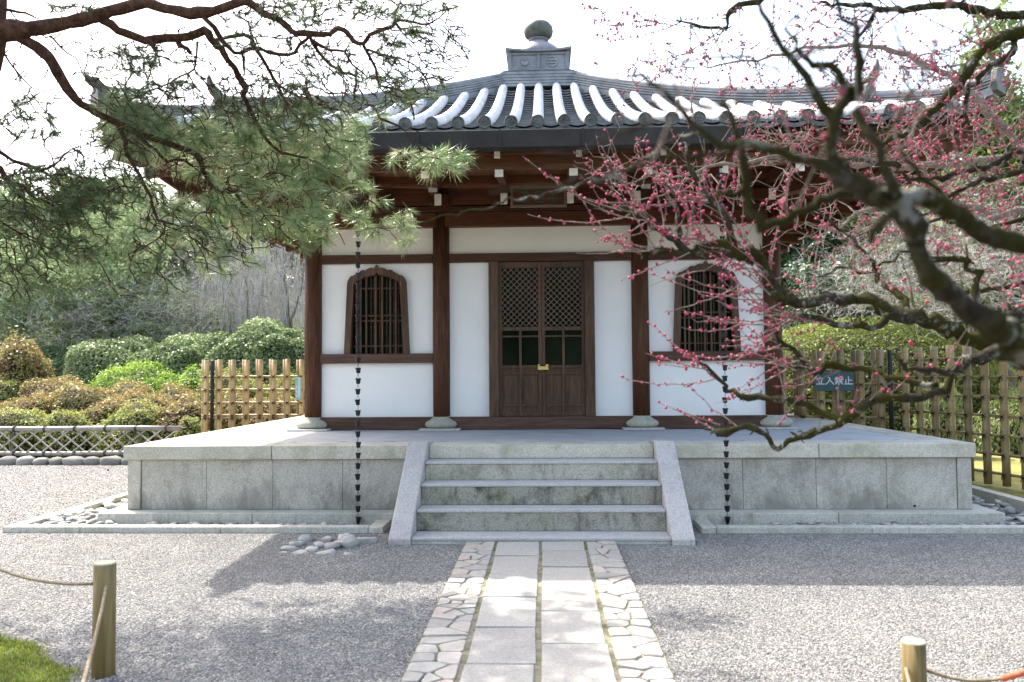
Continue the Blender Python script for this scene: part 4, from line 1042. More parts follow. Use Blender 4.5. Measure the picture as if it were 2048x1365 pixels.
while x < -4.9:
    w = rnd.uniform(.11, .20); put('stone', rnd.choice(est), kr, (x+w, 12.74+rnd.uniform(-.03, .03), G+.03), (rnd.uniform(-.1, .1), 0, rnd.uniform(-.2, .2)), (w*1.05, .12, rnd.uniform(.12, .16))); x += 2*w

# ------------------------------------------------------------------ leaves, shrubs and hedges
def leaves(Pc, N_, size, aspect=.5, jit=.8):
    """rhombic leaves: centres Pc, preferred normals N_; returns V, F, vals"""
    n = len(Pc); nr = N_+rng.normal(0, jit, (n, 3)); nr /= np.linalg.norm(nr, axis=1)[:, None]+1e-9
    t = rng.normal(0, 1, (n, 3)); t -= nr*(t*nr).sum(1)[:, None]; t /= np.linalg.norm(t, axis=1)[:, None]+1e-9
    b = np.cross(nr, t); s = (size*rng.uniform(.6, 1.25, n))[:, None]
    V = np.stack([Pc-t*s, Pc+b*s*aspect, Pc+t*s, Pc-b*s*aspect], 1).reshape(-1, 3)
    F = np.arange(4*n).reshape(n, 4); return V, F
def shrub_mesh(rx, ry, rz_, n, size, mat, ph, boxy=1., lump=.10, sprig=0.0):
    u = rng.normal(0, 1, (int(n*1.7), 3)); u /= np.linalg.norm(u, axis=1)[:, None]; u = u[u[:, 2] > -.25][:n]
    d = np.sign(u)*np.abs(u)**boxy; r = 1+lump*wob(u, 2.6, ph)+lump*.55*wob(u, 6.5, ph*2)
    R = np.array([rx, ry, rz_]); dep = 1-.10*rng.random(len(u))**1.6
    if sprig: dep += sprig*(rng.random(len(u)) < .12)*rng.random(len(u))
    Pc = d*R*(r*dep)[:, None]; N_ = u/R; N_ /= np.linalg.norm(N_, axis=1)[:, None]
    V, F = leaves(Pc, N_*.9+np.array([0, 0, .6]), size, .5, 1.0)
    val = np.clip(.5+.35*wob(Pc, 1.2/max(rx, .5)*2, ph)+rng.normal(0, .22, len(u)), 0, 1)
    me = np_mesh('leaves', V, F, mat, val)
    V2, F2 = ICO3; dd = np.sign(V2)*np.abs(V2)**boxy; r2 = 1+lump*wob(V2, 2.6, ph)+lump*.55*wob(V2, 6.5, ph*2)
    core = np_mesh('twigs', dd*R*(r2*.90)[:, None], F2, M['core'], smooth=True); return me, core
def shrub(name, label, cat, x, y, z, meshes, s=1., rot=0., group=None):
    t = thing(name, label, cat, (x, y, z), group)
    for nm, me in zip(('leaves', 'twigs'), meshes):
        o = bpy.data.objects.new(nm, me); COL.objects.link(o); o.parent = t
    t.scale = (s, s, s) if not hasattr(s, '__len__') else s; t.rotation_euler[2] = rot; return t
def at_top(px_, py_, d): return P(px_, py_, d)
spots = [ # photo x of centre, photo y of top, distance, width px, mesh, description
 (45, 822, 15.2, 125, 2, 'round green azalea at the left edge behind the lattice fence'), (140, 826, 15.3, 105, 0, 'second round azalea from the left behind the lattice fence'),
 (215, 800, 16.0, 100, 1, 'reddish azalea behind the second one from the left'), (275, 812, 15.4, 135, 2, 'broad green azalea in the front row'),
 (365, 800, 15.6, 110, 1, 'red brown azalea just left of the bamboo fence'), (385, 838, 15.0, 60, 0, 'small azalea by the foot of the bamboo fence'),
 (60, 790, 17.0, 130, 1, 'reddish azalea in the second row by the left edge'), (170, 775, 17.5, 150, 3, 'russet azalea in the second row'),
 (290, 788, 17.3, 140, 3, 'wide russet azalea in the second row left of the fence'), (20, 765, 18.2, 110, 2, 'green azalea in the third row at the left edge'),
 (120, 758, 18.6, 150, 3, 'olive azalea in the third row'), (245, 772, 18.8, 150, 1, 'dusky azalea in the third row under the bright shrub'), (350, 780, 18.4, 130, 3, 'russet azalea behind the fence end'),
 (460, 795, 16.5, 130, 1, 'azalea showing red through the bamboo fence'), (545, 790, 16.6, 130, 3, 'azalea seen through the right part of the left fence'), (470, 750, 18.8, 150, 2, 'olive azalea behind the left bamboo fence'), (590, 760, 18.9, 140, 0, 'azalea behind the corner column')]
for px_, py_, d, w, k, lab in spots:
    p = P(px_, py_, d); W = w/FPX*d/2; s = W/.75; h = p.z-G
    ms = shrub_mesh(W*1.15, W*1.2, h, int(6500*W*(W+h)), .032, M['leaf_azalea' if k in (1, 3) else 'leaf_azalea_green'], px_*.13+d, .9, .13, .06)
    shrub('azalea', lab, 'azalea bush', p.x, p.y, G+.02, ms, 1, 0, 'clipped azaleas on the left')
for px_, py_, d, w, lab in ((290, 734, 20.3, 240, 'bright lime green shrub between azaleas and the high hedge'), (385, 745, 20.0, 110, 'small bright green shrub touching the bamboo fence')):
    p = P(px_, py_, d); W = w/FPX*d/2; shrub('bright_shrub', lab, 'shrub', p.x, p.y, G, shrub_mesh(W*1.05, W, p.z-G, int(7000*W*W), .042, M['leaf_bright'], px_*.1, .9, .12, .12), 1, 0, 'bright green shrubs')
p = P(35, 697, 19.0); sh = shrub_mesh(1.05, 1., p.z-G, 15000, .045, M['leaf_azalea'], 7.7, .9, .13, .10)
shrub('red_topped_shrub', 'tall shrub with red new leaves at the left edge', 'shrub', p.x, p.y, G, sh, 1, 2.)
for px_, py_, d, w, k, lab in ((140, 690, 23.5, 190, 0, 'low glossy hedge mound behind the red topped shrub'), (255, 678, 22.5, 230, 1, 'long glossy camellia hedge in the middle left'), (345, 684, 22.0, 190, 0, 'glossy hedge mound behind the bright shrub'), (425, 668, 23.5, 150, 1, 'darker hedge mound between two higher ones'), (520, 656, 21.8, 220, 0, 'tall rounded hedge left of the hall'), (620, 662, 22.0, 200, 1, 'hedge mound half hidden by the corner column'), (30, 700, 24.5, 160, 1, 'hedge mound at the far left edge')):
    p = P(px_, py_, d); W = w/FPX*d/2; s = W/1.6
    shrub('hedge', lab, 'hedge', p.x, p.y, G, shrub_mesh(W*1.12, W*1.1, p.z-G, int(6800*W*(p.z-G+W)), .05, M['leaf_hedge'], px_*.11, .8, .09, .03), 1, 0, 'glossy hedge mounds')
p = P(1735, 640, 17.5); shrub('clipped_mound', 'large smooth yellow green clipped mound behind the right fence', 'shrub', p.x, p.y, G, shrub_mesh(3.2, 2.2, p.z-G, 70000, .034, M['leaf_mound'], 3.3, .85, .05, .02))
p = P(1590, 690, 19.5); shrub('clipped_mound', 'lower clipped mound showing just right of the hall', 'shrub', p.x, p.y, G, shrub_mesh(1.7, 1.6, p.z-G, 24000, .034, M['leaf_mound'], 5.3, .85, .05, .02))
uq = shrub_mesh(.8, .7, .6, 5200, .035, M['leaf_mid'], 9.1, .9, .15, .12)
for px_, py_, d, w, lab in ((1880, 760, 13.8, 110, 'loose green shrub behind the right bamboo fence'), (2040, 770, 14.5, 160, 'green shrub at the right edge behind the fence'), (1955, 790, 16.0, 100, 'small shrub on the moss lawn')):
    p = P(px_, py_, d); W = w/FPX*d/2; shrub('loose_shrub', lab, 'shrub', p.x, p.y, G-.02, uq, (W/.8, W/.8, (p.z-G)/.65), rnd.uniform(0, 6), 'loose shrubs on the right')

# ------------------------------------------------------------------ growing branches
class Skel:
    def __init__(s): s.P = []; s.R = []; s.mb = MB()
    def limb(s, pts, rad, n=8, step=.08, knob=.0, jit=.0):
        """smooth a polyline, add it as a limb and as nodes to grow from"""
        pts = [Vector(p) for p in pts]; m = len(pts); out = []; rr = []
        for i in range(m-1):
            p0, p1, p2, p3 = pts[max(i-1, 0)], pts[i], pts[i+1], pts[min(i+2, m-1)]; k = max(2, int((p2-p1).length/step))
            for j in range(k):
                t = j/k; q = .5*((2*p1)+(-p0+p2)*t+(2*p0-5*p1+4*p2-p3)*t*t+(-p0+3*p1-3*p2+p3)*t**3)
                if jit: q = q+Vector((rnd.gauss(0, jit), rnd.gauss(0, jit), rnd.gauss(0, jit)))
                out.append(q); rr.append((rad[i]*(1-t)+rad[i+1]*t)*(1+rnd.uniform(-knob, knob*1.3)))
        out.append(pts[-1]); rr.append(rad[-1]); s.mb.tube(out, rr, n)
        s.P += [tuple(q) for q in out]; s.R += rr; return out
    def grow(s, tips, seg=.12, jit=.14, r_tip=.0016, k_r=.55, nside=4, bias=None, rmax=.02, flow=None):
        Pn = np.zeros((len(s.P)+len(tips)*14+10, 3)); Rn = np.zeros(len(Pn)); n = len(s.P); Pn[:n] = s.P; Rn[:n] = s.R
        T = np.array([tuple(t) for t in tips]); d0 = np.array([((Pn[:n]-t)**2).sum(1).min() for t in T]); order = np.argsort(d0)
        for ti in order:
            t = T[ti]; D = ((Pn[:n]-t)**2).sum(1)
            if bias is not None: D = D*(1+bias*np.clip(t[2]-Pn[:n, 2], 0, 9)) if bias > 0 else D*(1-bias*np.clip(Pn[:n, 2]-t[2], 0, 9))
            if flow is not None:
                v_ = t-Pn[:n]; D = D*(1+2.2*(1-(v_@flow)/(np.sqrt((v_**2).sum(1))+1e-6)))
            j = int(D.argmin()); a = Vector(Pn[j]); b = Vector(t); L = (b-a).length
            if L < .01: continue
            k = min(12, max(2, int(L/seg))); pts = [a]; ax = (b-a)/L
            off = Vector((rnd.gauss(0, 1), rnd.gauss(0, 1), rnd.gauss(0, 1))); off -= ax*off.dot(ax); bow = rnd.uniform(-.12, .12)*L
            for i in range(1, k):
                f = i/k; q = a.lerp(b, f)+off*bow*math.sin(PI*f)+Vector((rnd.gauss(0, 1), rnd.gauss(0, 1), rnd.gauss(0, 1)))*jit*L/k; pts.append(q)
            pts.append(b); r0 = min(rmax, max(r_tip*1.2, min(Rn[j]*.75, r_tip+.006*L*k_r*2))); rr = [r0+(r_tip-r0)*(i/k)**.8 for i in range(k+1)]
            s.mb.tube(pts, rr, nside, cap=False)
            for q, r_ in zip(pts[1:], rr[1:]):
                if n < len(Pn): Pn[n] = q; Rn[n] = r_; n += 1
        s.P = [tuple(p) for p in Pn[:n]]; s.R = list(Rn[:n])

# ------------------------------------------------------------------ background trees
def leaf_tree(h, cw, n_cl, n_lf, size, mat, bark, ph, clump=.55, low=.3, cone=False, flat=.7):
    sk_ = Skel(); sk_.limb([(0, 0, 0), (.1*cw, 0, h*.3), (-.05*cw, .05*cw, h*.6), (0, 0, h*.92)], [.035*h*.5, .028*h*.5, .018*h*.5, .01*h*.3], 8, .4)
    cs_ = []
    while len(cs_) < n_cl:
        u = rng.normal(0, 1, 3); u /= np.linalg.norm(u); r = rng.random()**.4
        z = low*h+(h*(1-low))*(.5+.5*u[2]*r); f = 1-(z-low*h)/(h*(1-low)) if cone else 1
        w = cw*(max(.08, f**.8) if cone else 1)
        cs_.append((u[0]*r*w*(1+.3*math.sin(ph+z)), u[1]*r*w, z))
    sk_.grow(cs_, .5, .10, .012, 1.6, 4, None, .09)
    cs_ = np.array(cs_); idx = rng.integers(0, n_cl, n_lf); u = rng.normal(0, 1, (n_lf, 3)); u /= np.linalg.norm(u, axis=1)[:, None]
    rr = clump*(.55+.9*((idx*7919) % 100)/100); q = u*(rr*rng.random(n_lf)**.33)[:, None]; q[:, 2] *= flat
    Pc = cs_[idx]+q; V, F = leaves(Pc, u*.6+np.array([0, 0, .5]), size, .45, .9)
    val = np.clip(.42+.28*((idx*31) % 17/17-.5)*2+rng.normal(0, .22, n_lf), 0, 1)
    return (np_mesh('crown', V, F, mat, val), sk_.mb.mesh('trunk', bark, True))
def bare_tree(h, cw, tips, bark, ph, droop=0., spread=.35, r=1., twigs=3):
    sk_ = Skel(); st = rnd.choice((1, 2, 2)) if not droop else 3
    for i in range(st):
        a = ph+i*2.4; sk_.limb([(0, 0, 0), (.12*cw*math.cos(a), .12*cw*math.sin(a), h*.2), (.3*cw*math.cos(a+.4), .3*cw*math.sin(a+.4), h*.45), (.45*cw*math.cos(a), .45*cw*math.sin(a), h*.8)], [.10*r, .085*r, .05*r, .018*r], 7, .3, .1, .03)
    T = []
    for _ in range(tips):
        u = rng.normal(0, 1, 3); u /= np.linalg.norm(u); q = rng.random()**.45; T.append((u[0]*cw*q, u[1]*cw*q, h*(spread+(1-spread)*(.5+.5*u[2]*q))))
    sk_.grow(T, .35, .16, .006, 1.1, 3, .25, .05)
    tw = MB()
    for t in T:
        for _ in range(twigs):
            a = Vector(t)+Vector((rnd.gauss(0, .15), rnd.gauss(0, .15), rnd.gauss(0, .15)))
            if droop:
                L = rnd.uniform(.5, 1.)*droop; d = Vector((rnd.gauss(0, .12), rnd.gauss(0, .12), -1)); tw.tube([Vector(t), a+Vector((0, 0, .1)), a+d*L*.5, a+d*L], [.006, .005, .0045, .003], 3, False)
            else:
                d = Vector((rnd.gauss(0, 1), rnd.gauss(0, 1), rnd.gauss(.5, .7))).normalized(); L = rnd.uniform(.3, .7)
                tw.tube([Vector(t), Vector(t)+d*L*.5+Vector((0, 0, .04)), Vector(t)+d*L], [.006, .005, .003], 3, False)
    return (tw.mesh('twigs', M['pale_twig']), sk_.mb.mesh('trunk', bark, True))
def tree(name, label, cat, x, y, meshes, s=1., rot=0., group=None, z=0., names=None):
    t = thing(name, label, cat, (x, y, z), group)
    for me in meshes:
        o = bpy.data.objects.new(me.name.split('.')[0], me); COL.objects.link(o); o.parent = t
    t.scale = (s, s, s) if not hasattr(s, '__len__') else s; t.rotation_euler[2] = rot; return t
ev = [leaf_tree(9, 2.6, 60, 15000, .15, M['leaf_dark'], M['dark_bark'], 1, .75), leaf_tree(8, 2.4, 50, 13000, .14, M['leaf_mid'], M['dark_bark'], 2, .7)]
bt = [bare_tree(8, 2.8, 420, M['grey_bark'], 1.), bare_tree(7, 2.5, 380, M['grey_bark'], 2.5)]
wp = bare_tree(6.2, 2.2, 260, M['dark_bark'], .6, 1.5, .5, 1.2, 4)
pn_f = leaf_tree(8, 2.5, 60, 13000, .085, M['needle_far'], M['dark_bark'], 3, .85, .30, False, .5)
co_f = leaf_tree(11, 2.3, 90, 17000, .11, M['leaf_mid'], M['dark_bark'], 5, .6, .12, True, .8)
# hill behind
def hill():
    nx, ny = 80, 40; X, Y = np.meshgrid(np.linspace(-90, 90, nx), np.linspace(20, 120, ny), indexing='ij')
    H = np.clip((Y-26)/40, 0, 1)**1.1*(11+3.*np.sin(X*.06+1)+2*np.sin(X*.13)); H = H*(.70+.3*np.tanh((np.abs(X)-6)/8)); H *= np.where(X > 0, .8, 1.)
    V = np.stack([X, Y, H-.15+.3*wob(np.stack([X, Y, 0*X], -1), .5)], -1).reshape(-1, 3); i = np.arange(nx*ny).reshape(nx, ny)
    F = np.stack([i[:-1, :-1], i[1:, :-1], i[1:, 1:], i[:-1, 1:]], -1).reshape(-1, 4)
    o = put('hill', np_mesh('hill', V, F, M['hill'], smooth=True)); o['kind'] = 'structure'
    return lambda x, y: float(np.clip((y-26)/40, 0, 1)**1.1*(11+3.*math.sin(x*.06+1)+2*math.sin(x*.13))*(.70+.3*math.tanh((abs(x)-6)/8))*(.8 if x > 0 else 1))-.3
hz = hill()
# named nearer trees on the left
def at(x, d): return P(x, 760, d).x
tree('pine_tree', 'slender garden pine with a straight trunk beyond the hedge', 'pine tree', at(215, 26), 26, pn_f, (.75, .75, 1.0), .4, 'garden pines beyond the hedge')
tree('pine_tree', 'low spreading pine just above the middle of the hedge', 'pine tree', at(325, 27), 27, pn_f, (.85, .85, .60), 2.1, 'garden pines beyond the hedge')
tree('pine_tree', 'leaning pine with feathery needles at the left edge', 'pine tree', at(40, 24), 24, pn_f, (.8, .8, .78), 4.1, 'garden pines beyond the hedge')
tree('bare_tree', 'bare pale tree in front of the leaning pine', 'bare tree', at(70, 23.5), 23.5, bt[1], (.8, .8, .62), 4., 'bare trees beyond the hedge')
tree('bare_tree', 'low bare tree in front of the spreading pine', 'bare tree', at(280, 25), 25, bt[0], (.8, .8, .6), 5., 'bare trees beyond the hedge')
tree('bare_tree', 'bare tree between the slender pine and the weeping tree', 'bare tree', at(370, 25.5), 25.5, bt[1], (.8, .8, .7), .5, 'bare trees beyond the hedge')
tree('bare_tree', 'bare pale branched tree between the two left pines', 'bare tree', at(120, 27), 27, bt[0], (.9, .9, .75), 1., 'bare trees beyond the hedge')
tree('bare_tree', 'bare grey tree close behind the hedge by the hall', 'bare tree', at(470, 27), 27, bt[1], .95, 2., 'bare trees beyond the hedge')
tree('weeping_tree', 'weeping cherry with hanging pale twigs left of the hall', 'weeping tree', at(545, 25.5), 25.5, wp, 1.0, 0.)
tree('weeping_tree', 'smaller weeping tree behind the first one', 'weeping tree', at(430, 29), 29, wp, .9, 2.)
tree('bare_tree', 'bare tree rising just left of the corner column', 'bare tree', at(600, 30), 30, bt[0], .9, 3., 'bare trees beyond the hedge')
for i in range(64):
    x = rnd.uniform(-32, 4); y = rnd.uniform(29, 50); k = rnd.choice((0, 1, 2, 3, 3, 1, 4, 4)); z = hz(x, y)
    if k in (0, 1): tree('evergreen_tree', 'broad evergreen tree in the wood on the left slope', 'tree', x, y, ev[1], rnd.uniform(.9, 1.25), rnd.uniform(0, 6), 'evergreens on the left slope', z)
    elif k == 4: tree('pine_tree', 'pine standing among the trees of the left slope', 'pine tree', x, y, pn_f, rnd.uniform(.95, 1.25), rnd.uniform(0, 6), 'pines on the left slope', z)
    else: tree('bare_tree', 'bare tree in the wood on the left slope', 'bare tree', x, y, bt[k-2], rnd.uniform(1.0, 1.4), rnd.uniform(0, 6), 'bare trees on the left slope', z)
und = shrub_mesh(2.4, 1.6, 3.4, 30000, .07, M['leaf_mid'], 6.1, .9, .16, .1)
for i, (px_, d, h) in enumerate(((-40, 29, 3.2), (70, 30, 3.6), (180, 29.5, 3.3), (290, 30, 3.6), (400, 31, 3.8), (520, 30, 3.4), (640, 31, 3.6))):
    shrub('tall_shrub', ('tall loose shrub beyond the hedge, ' + ('first', 'second', 'third', 'fourth', 'fifth', 'sixth', 'seventh')[i] + ' from the left'), 'shrub', at(px_, d), d, 0, und, (1, 1, h/3.5), i*1.3, 'tall shrubs beyond the hedge')
for i, (px_, d, h) in enumerate(((1620, 24, 3.4), (1760, 25, 3.8), (1900, 24, 3.6), (2040, 22, 3.4))):
    shrub('tall_shrub', ('tall loose shrub beyond the mound, ' + ('first', 'second', 'third', 'fourth')[i] + ' from the hall'), 'shrub', at(px_, d), d, 0, und, (.9, 1, h/3.5), i*1.7, 'tall shrubs beyond the mound')
# right side
tree('evergreen_tree', 'dark glossy evergreen just right of the hall', 'tree', at(1640, 22), 22, ev[0], (.55, .55, .50), 1., 'evergreens on the right')
tree('evergreen_tree', 'lighter evergreen behind the clipped mound', 'tree', at(1760, 23), 23, ev[1], (.6, .6, .55), 2.2, 'evergreens on the right')
tree('evergreen_tree', 'dark evergreen filling the right edge', 'tree', at(2040, 20), 20, ev[0], (.7, .7, .6), 3., 'evergreens on the right')
tree('conifer', 'tall feathery conifer at the top right', 'conifer', at(2010, 24), 24, co_f, (1.15, 1.15, 1.12), .7)
for i, (px_, d, s) in enumerate(((1730, 18.5, .62), (1850, 17, .70), (1960, 16, .66), (2060, 15, .7), (1900, 21, .8))):
    tree('bare_tree', ('bare pale tree above the clipped mound', 'bare twiggy tree right of the mound', 'bare pale tree behind the right fence', 'bare tree at the right edge', 'taller bare tree behind the right group')[i], 'bare tree', at(px_, d), d, bt[i % 2], s, i*1.3, 'bare trees on the right')
for i in range(20):
    x = rnd.uniform(8, 34); y = rnd.uniform(25, 44); k = rnd.choice((0, 1, 1, 2)); z = hz(x, y)
    if k == 2: tree('bare_tree', 'bare tree in the wood on the right slope', 'bare tree', x, y, bt[0], rnd.uniform(.7, 1.), rnd.uniform(0, 6), 'bare trees on the right slope', z)
    else: tree('evergreen_tree', 'evergreen tree in the wood on the right slope', 'tree', x, y, ev[k], rnd.uniform(.75, 1.0), rnd.uniform(0, 6), 'evergreens on the right slope', z)

ORD = 'leftmost,second,third,fourth,fifth,sixth,seventh,eighth,ninth,tenth,eleventh,twelfth,thirteenth,fourteenth,fifteenth,sixteenth,seventeenth,eighteenth,nineteenth,twentieth,twenty first,twenty second,twenty third,twenty fourth,twenty fifth,twenty sixth,twenty seventh,twenty eighth,twenty ninth,thirtieth'.split(',')
def number_from_left(group):
    L = sorted([o for o in COL.objects if o.get('group') == group], key=lambda o: o.location.x/o.location.y)
    seen = {}
    for o in L: seen.setdefault(o['label'], []).append(o)
    for lab, os_ in seen.items():
        if len(os_) > 1:
            for i, o in enumerate(os_): o['label'] = lab+', '+ORD[min(i, 29)]+(' of them' if i == 0 else ' from the left')
for g_ in ('evergreens on the left slope', 'pines on the left slope', 'bare trees on the left slope', 'evergreens on the right slope', 'bare trees on the right slope'): number_from_left(g_)
# trees behind the viewer, mirrored in the dark panes
for i, (x, y, s) in enumerate(((-8, -13, .68), (-4, -14.5, .72), (0, -13, .66), (4, -14.5, .72), (8, -13, .68), (-12, -11, .6), (12, -11, .6))):
    tree('garden_tree', 'evergreen across the court mirrored in the door panes, '+ORD[1+i]+' of its row', 'tree', x, y, ev[i % 2], (s*1.3, s*1.3, s), i*1.1, 'garden trees across the court')

# ------------------------------------------------------------------ foreground pine on the left
wk = 1.0
def ptsd(lst):          # (x, y, width in photo px, distance)
    return [P(x, y, d) for x, y, w, d in lst], [w/2/FPX*d*wk for x, y, w, d in lst]
def traced(sk_, lst, n=9, step=.06, knob=.10, jit=.004):
    p, r = ptsd(lst); sk_.limb(p, r, n, step, knob, jit)
pine = thing('pine_tree', 'old red barked pine reaching in from the left with needles over the roof', 'pine tree', (-3.95, 4.7, G))
sp_ = Skel()
tr, trr = ptsd([(-10, 30, 44, 4.95), (-16, 100, 48, 4.95), (-75, 240, 66, 4.9)])
sp_.limb([tr[0]+Vector((-.1, .1, .9)), *tr, Vector((-3.75, 4.75, 1.3)), Vector((-3.95, 4.7, .0))], [.05, trr[0], trr[1], .12, .14, .18], 14, .12, .08, .006)
traced(sp_, [(-12, 62, 44, 4.95), (30, 62, 40, 4.95), (60, 58, 30, 4.95), (110, 50, 27, 5), (160, 40, 26, 5), (200, 30, 26, 5), (240, 17, 22, 5), (290, 6, 22, 5), (325, 18, 19, 5), (360, 22, 22, 5), (395, 27, 24, 5), (430, 20, 19, 5), (470, 6, 17, 5.0), (500, 5, 16, 5), (523, 25, 14, 5), (553, 36, 14, 5), (572, 53, 13, 5), (591, 66, 13, 5), (619, 68, 12, 5), (660, 68, 10, 5), (677, 56, 11, 5), (695, 66, 10, 5), (706, 82, 10, 5), (728, 88, 9, 5), (742, 68, 8, 5), (783, 52, 7, 5), (798, 41, 6, 5), (827, 46, 5, 5), (859, 49, 4, 5), (892, 24, 2, 5)], 10)
traced(sp_, [(195, 36, 16, 5.0), (222, 50, 18, 5.05), (250, 67, 17, 5.1), (290, 79, 18, 5.1), (330, 77, 17, 5.15), (380, 72, 17, 5.2), (410, 63, 18, 5.2), (422, 78, 16, 5.2), (440, 98, 15, 5.25), (455, 120, 13, 5.3), (476, 153, 13, 5.4), (491, 175, 14, 5.45), (487, 191, 9, 5.5), (501, 219, 9, 5.6), (512, 246, 8, 5.7), (528, 273, 7, 5.8), (564, 306, 5, 5.9), (619, 317, 4.5, 6.0), (630, 328, 5, 6.1), (638, 358, 4, 6.2), (655, 392, 3, 6.3)])
traced(sp_, [(300, 80, 12, 5.1), (308, 98, 9, 5.1), (311, 104, 7, 5.1)]); traced(sp_, [(358, 84, 9, 5.2), (372, 98, 9, 5.2), (382, 108, 6, 5.2)])
traced(sp_, [(35, 72, 24, 4.95), (70, 92, 23, 5), (96, 115, 22, 5.05), (115, 145, 22, 5.1), (135, 178, 20, 5.15), (152, 200, 18, 5.2), (180, 219, 16, 5.3), (206, 233, 15, 5.4), (250, 254, 14, 5.5), (280, 268, 14, 5.6), (330, 285, 13, 5.65), (380, 304, 13, 5.7), (397, 313, 13, 5.7), (404, 335, 9, 5.75), (413, 357, 8, 5.8), (424, 377, 8, 5.8), (445, 384, 7, 5.85), (471, 384, 7, 5.9), (479, 403, 6, 5.9), (504, 423, 5, 6), (523, 414, 4, 6.05), (548, 405, 3, 6.1)])
for br in ([(238, 252, 9, 5.5), (250, 282, 9, 5.5), (254, 308, 8, 5.5), (270, 332, 8, 5.5), (286, 369, 7, 5.5), (302, 392, 6, 5.5), (309, 430, 6, 5.5), (328, 444, 5, 5.5), (359, 453, 3, 5.5)],
           [(326, 444, 5, 5.5), (328, 465, 4.5, 5.5), (307, 483, 3, 5.5), (281, 500, 2.5, 5.5), (256, 508, 2, 5.5)],
           [(270, 262, 9, 5.55), (290, 284, 8, 5.6), (312, 303, 7, 5.7), (337, 325, 6, 5.8), (366, 320, 5, 5.9), (400, 345, 3, 6)],
           [(403, 30, 10, 5), (427, 55, 11, 5.05), (441, 77, 11, 5.1), (455, 96, 9, 5.1), (482, 107, 8, 5.15), (509, 95, 8, 5.15), (537, 104, 7, 5.2), (575, 112, 7, 5.2), (602, 90, 7, 5.1), (619, 72, 7, 5)],
           [(428, 82, 8, 5.2), (470, 70, 8, 5.15), (500, 74, 9, 5.15), (507, 96, 8, 5.15)],
           [(512, 98, 7, 5.15), (531, 129, 7, 5.2), (548, 159, 7, 5.3), (564, 175, 6, 5.4), (597, 194, 5, 5.5), (632, 205, 5, 5.6), (662, 218, 4, 5.7), (705, 220, 2, 5.8)],
           [(551, 165, 6, 5.3), (575, 208, 5, 5.4), (591, 232, 4, 5.6), (632, 262, 2.5, 5.8)], [(484, 108, 6, 5.2), (487, 130, 6, 5.2), (490, 148, 3, 5.2)],
           [(620, 74, 8, 5), (638, 104, 7, 5.1), (660, 129, 6, 5.2), (687, 145, 5, 5.3), (709, 150, 5, 5.4), (713, 170, 6, 5.5), (709, 202, 5, 5.6), (750, 213, 5, 5.8), (758, 238, 5, 5.9), (791, 249, 4, 6), (815, 268, 2, 6.2), (840, 300, 2, 6.4)],
           [(625, 82, 6, 5), (660, 100, 6, 5), (690, 104, 5, 5), (705, 130, 4, 5.1), (735, 155, 3, 5.2)],
           [(726, 90, 7, 5), (750, 137, 5, 5.1), (758, 170, 5, 5.2), (796, 178, 4, 5.4), (824, 210, 4, 5.6), (828, 240, 3, 5.8)],
           [(735, 98, 6, 5), (783, 115, 4, 5), (810, 118, 3.5, 5), (840, 140, 2.5, 5)], [(790, 48, 4, 5), (812, 72, 3, 5), (835, 95, 2, 5)],
           [(-20, 318, 12, 5.0), (0, 338, 11, 5), (14, 362, 10, 5.05), (42, 372, 9, 5.1), (61, 386, 9, 5.1), (71, 398, 8, 5.1), (105, 411, 5, 5.2), (129, 440, 3, 5.3)],
           [(-20, 290, 9, 5.0), (14, 310, 8, 5.0), (42, 329, 7, 5.0), (80, 338, 6, 5.0), (108, 331, 5, 5.0), (126, 313, 4, 5), (143, 299, 3, 5), (170, 315, 2, 5)],
           [(80, 338, 5, 5), (112, 362, 4, 5.1), (140, 390, 3, 5.2), (160, 430, 2, 5.2)], [(-20, 20, 9, 5), (20, 22, 7, 5), (50, 26, 5, 5), (75, 38, 3, 5)],
           [(100, 70, 5, 5), (120, 95, 4, 5), (150, 115, 3, 5.1), (165, 150, 3, 5.1), (190, 180, 2, 5.1)], [(10, 108, 5, 5), (30, 140, 4, 5), (60, 172, 3, 5), (68, 178, 3, 5)],
           [(396, 85, 5, 5.2), (390, 130, 4, 5.2), (378, 145, 4, 5.2), (315, 176, 3, 5.2), (270, 195, 2, 5.2)], [(640, 360, 4, 6.2), (690, 372, 3, 6.4), (730, 395, 3, 6.5), (760, 420, 2, 6.5)],
           [(655, 392, 3, 6.3), (680, 415, 2.5, 6.4), (670, 445, 2, 6.4), (690, 490, 1.5, 6.4)], [(-20, 430, 5, 5), (20, 455, 4, 5), (60, 480, 3, 5.1), (100, 500, 2, 5.1)]):
    traced(sp_, br, 7)
limb_me = sp_.mb.mesh('trunk', M['pine_bark'], True); put('trunk', limb_me, pine)
sp_.mb = MB()
Z_DENSE = [(310, 262, 115, 50, 5.5, 6.0, 170), (430, 320, 200, 90, 5.6, 6.5, 300), (590, 295, 155, 80, 5.7, 6.7, 330), (550, 390, 130, 66, 5.7, 6.7, 200), (440, 460, 150, 85, 5.6, 6.5, 150), (610, 455, 55, 50, 6., 6.7, 70),
           (770, 432, 62, 36, 6.2, 6.7, 48), (715, 395, 45, 34, 6.2, 6.7, 24), (845, 320, 60, 26, 6.2, 6.7, 38), (925, 325, 28, 22, 6.3, 6.6, 8), (730, 265, 60, 38, 5.9, 6.5, 50), (270, 215, 55, 40, 5.4, 5.8, 60), (340, 420, 80, 80, 5.5, 6.0, 40), (740, 515, 60, 8, 6.4, 6.6, 7), (815, 485, 30, 14, 6.4, 6.6, 8), (640, 515, 30, 24, 6.4, 6.6, 14)]
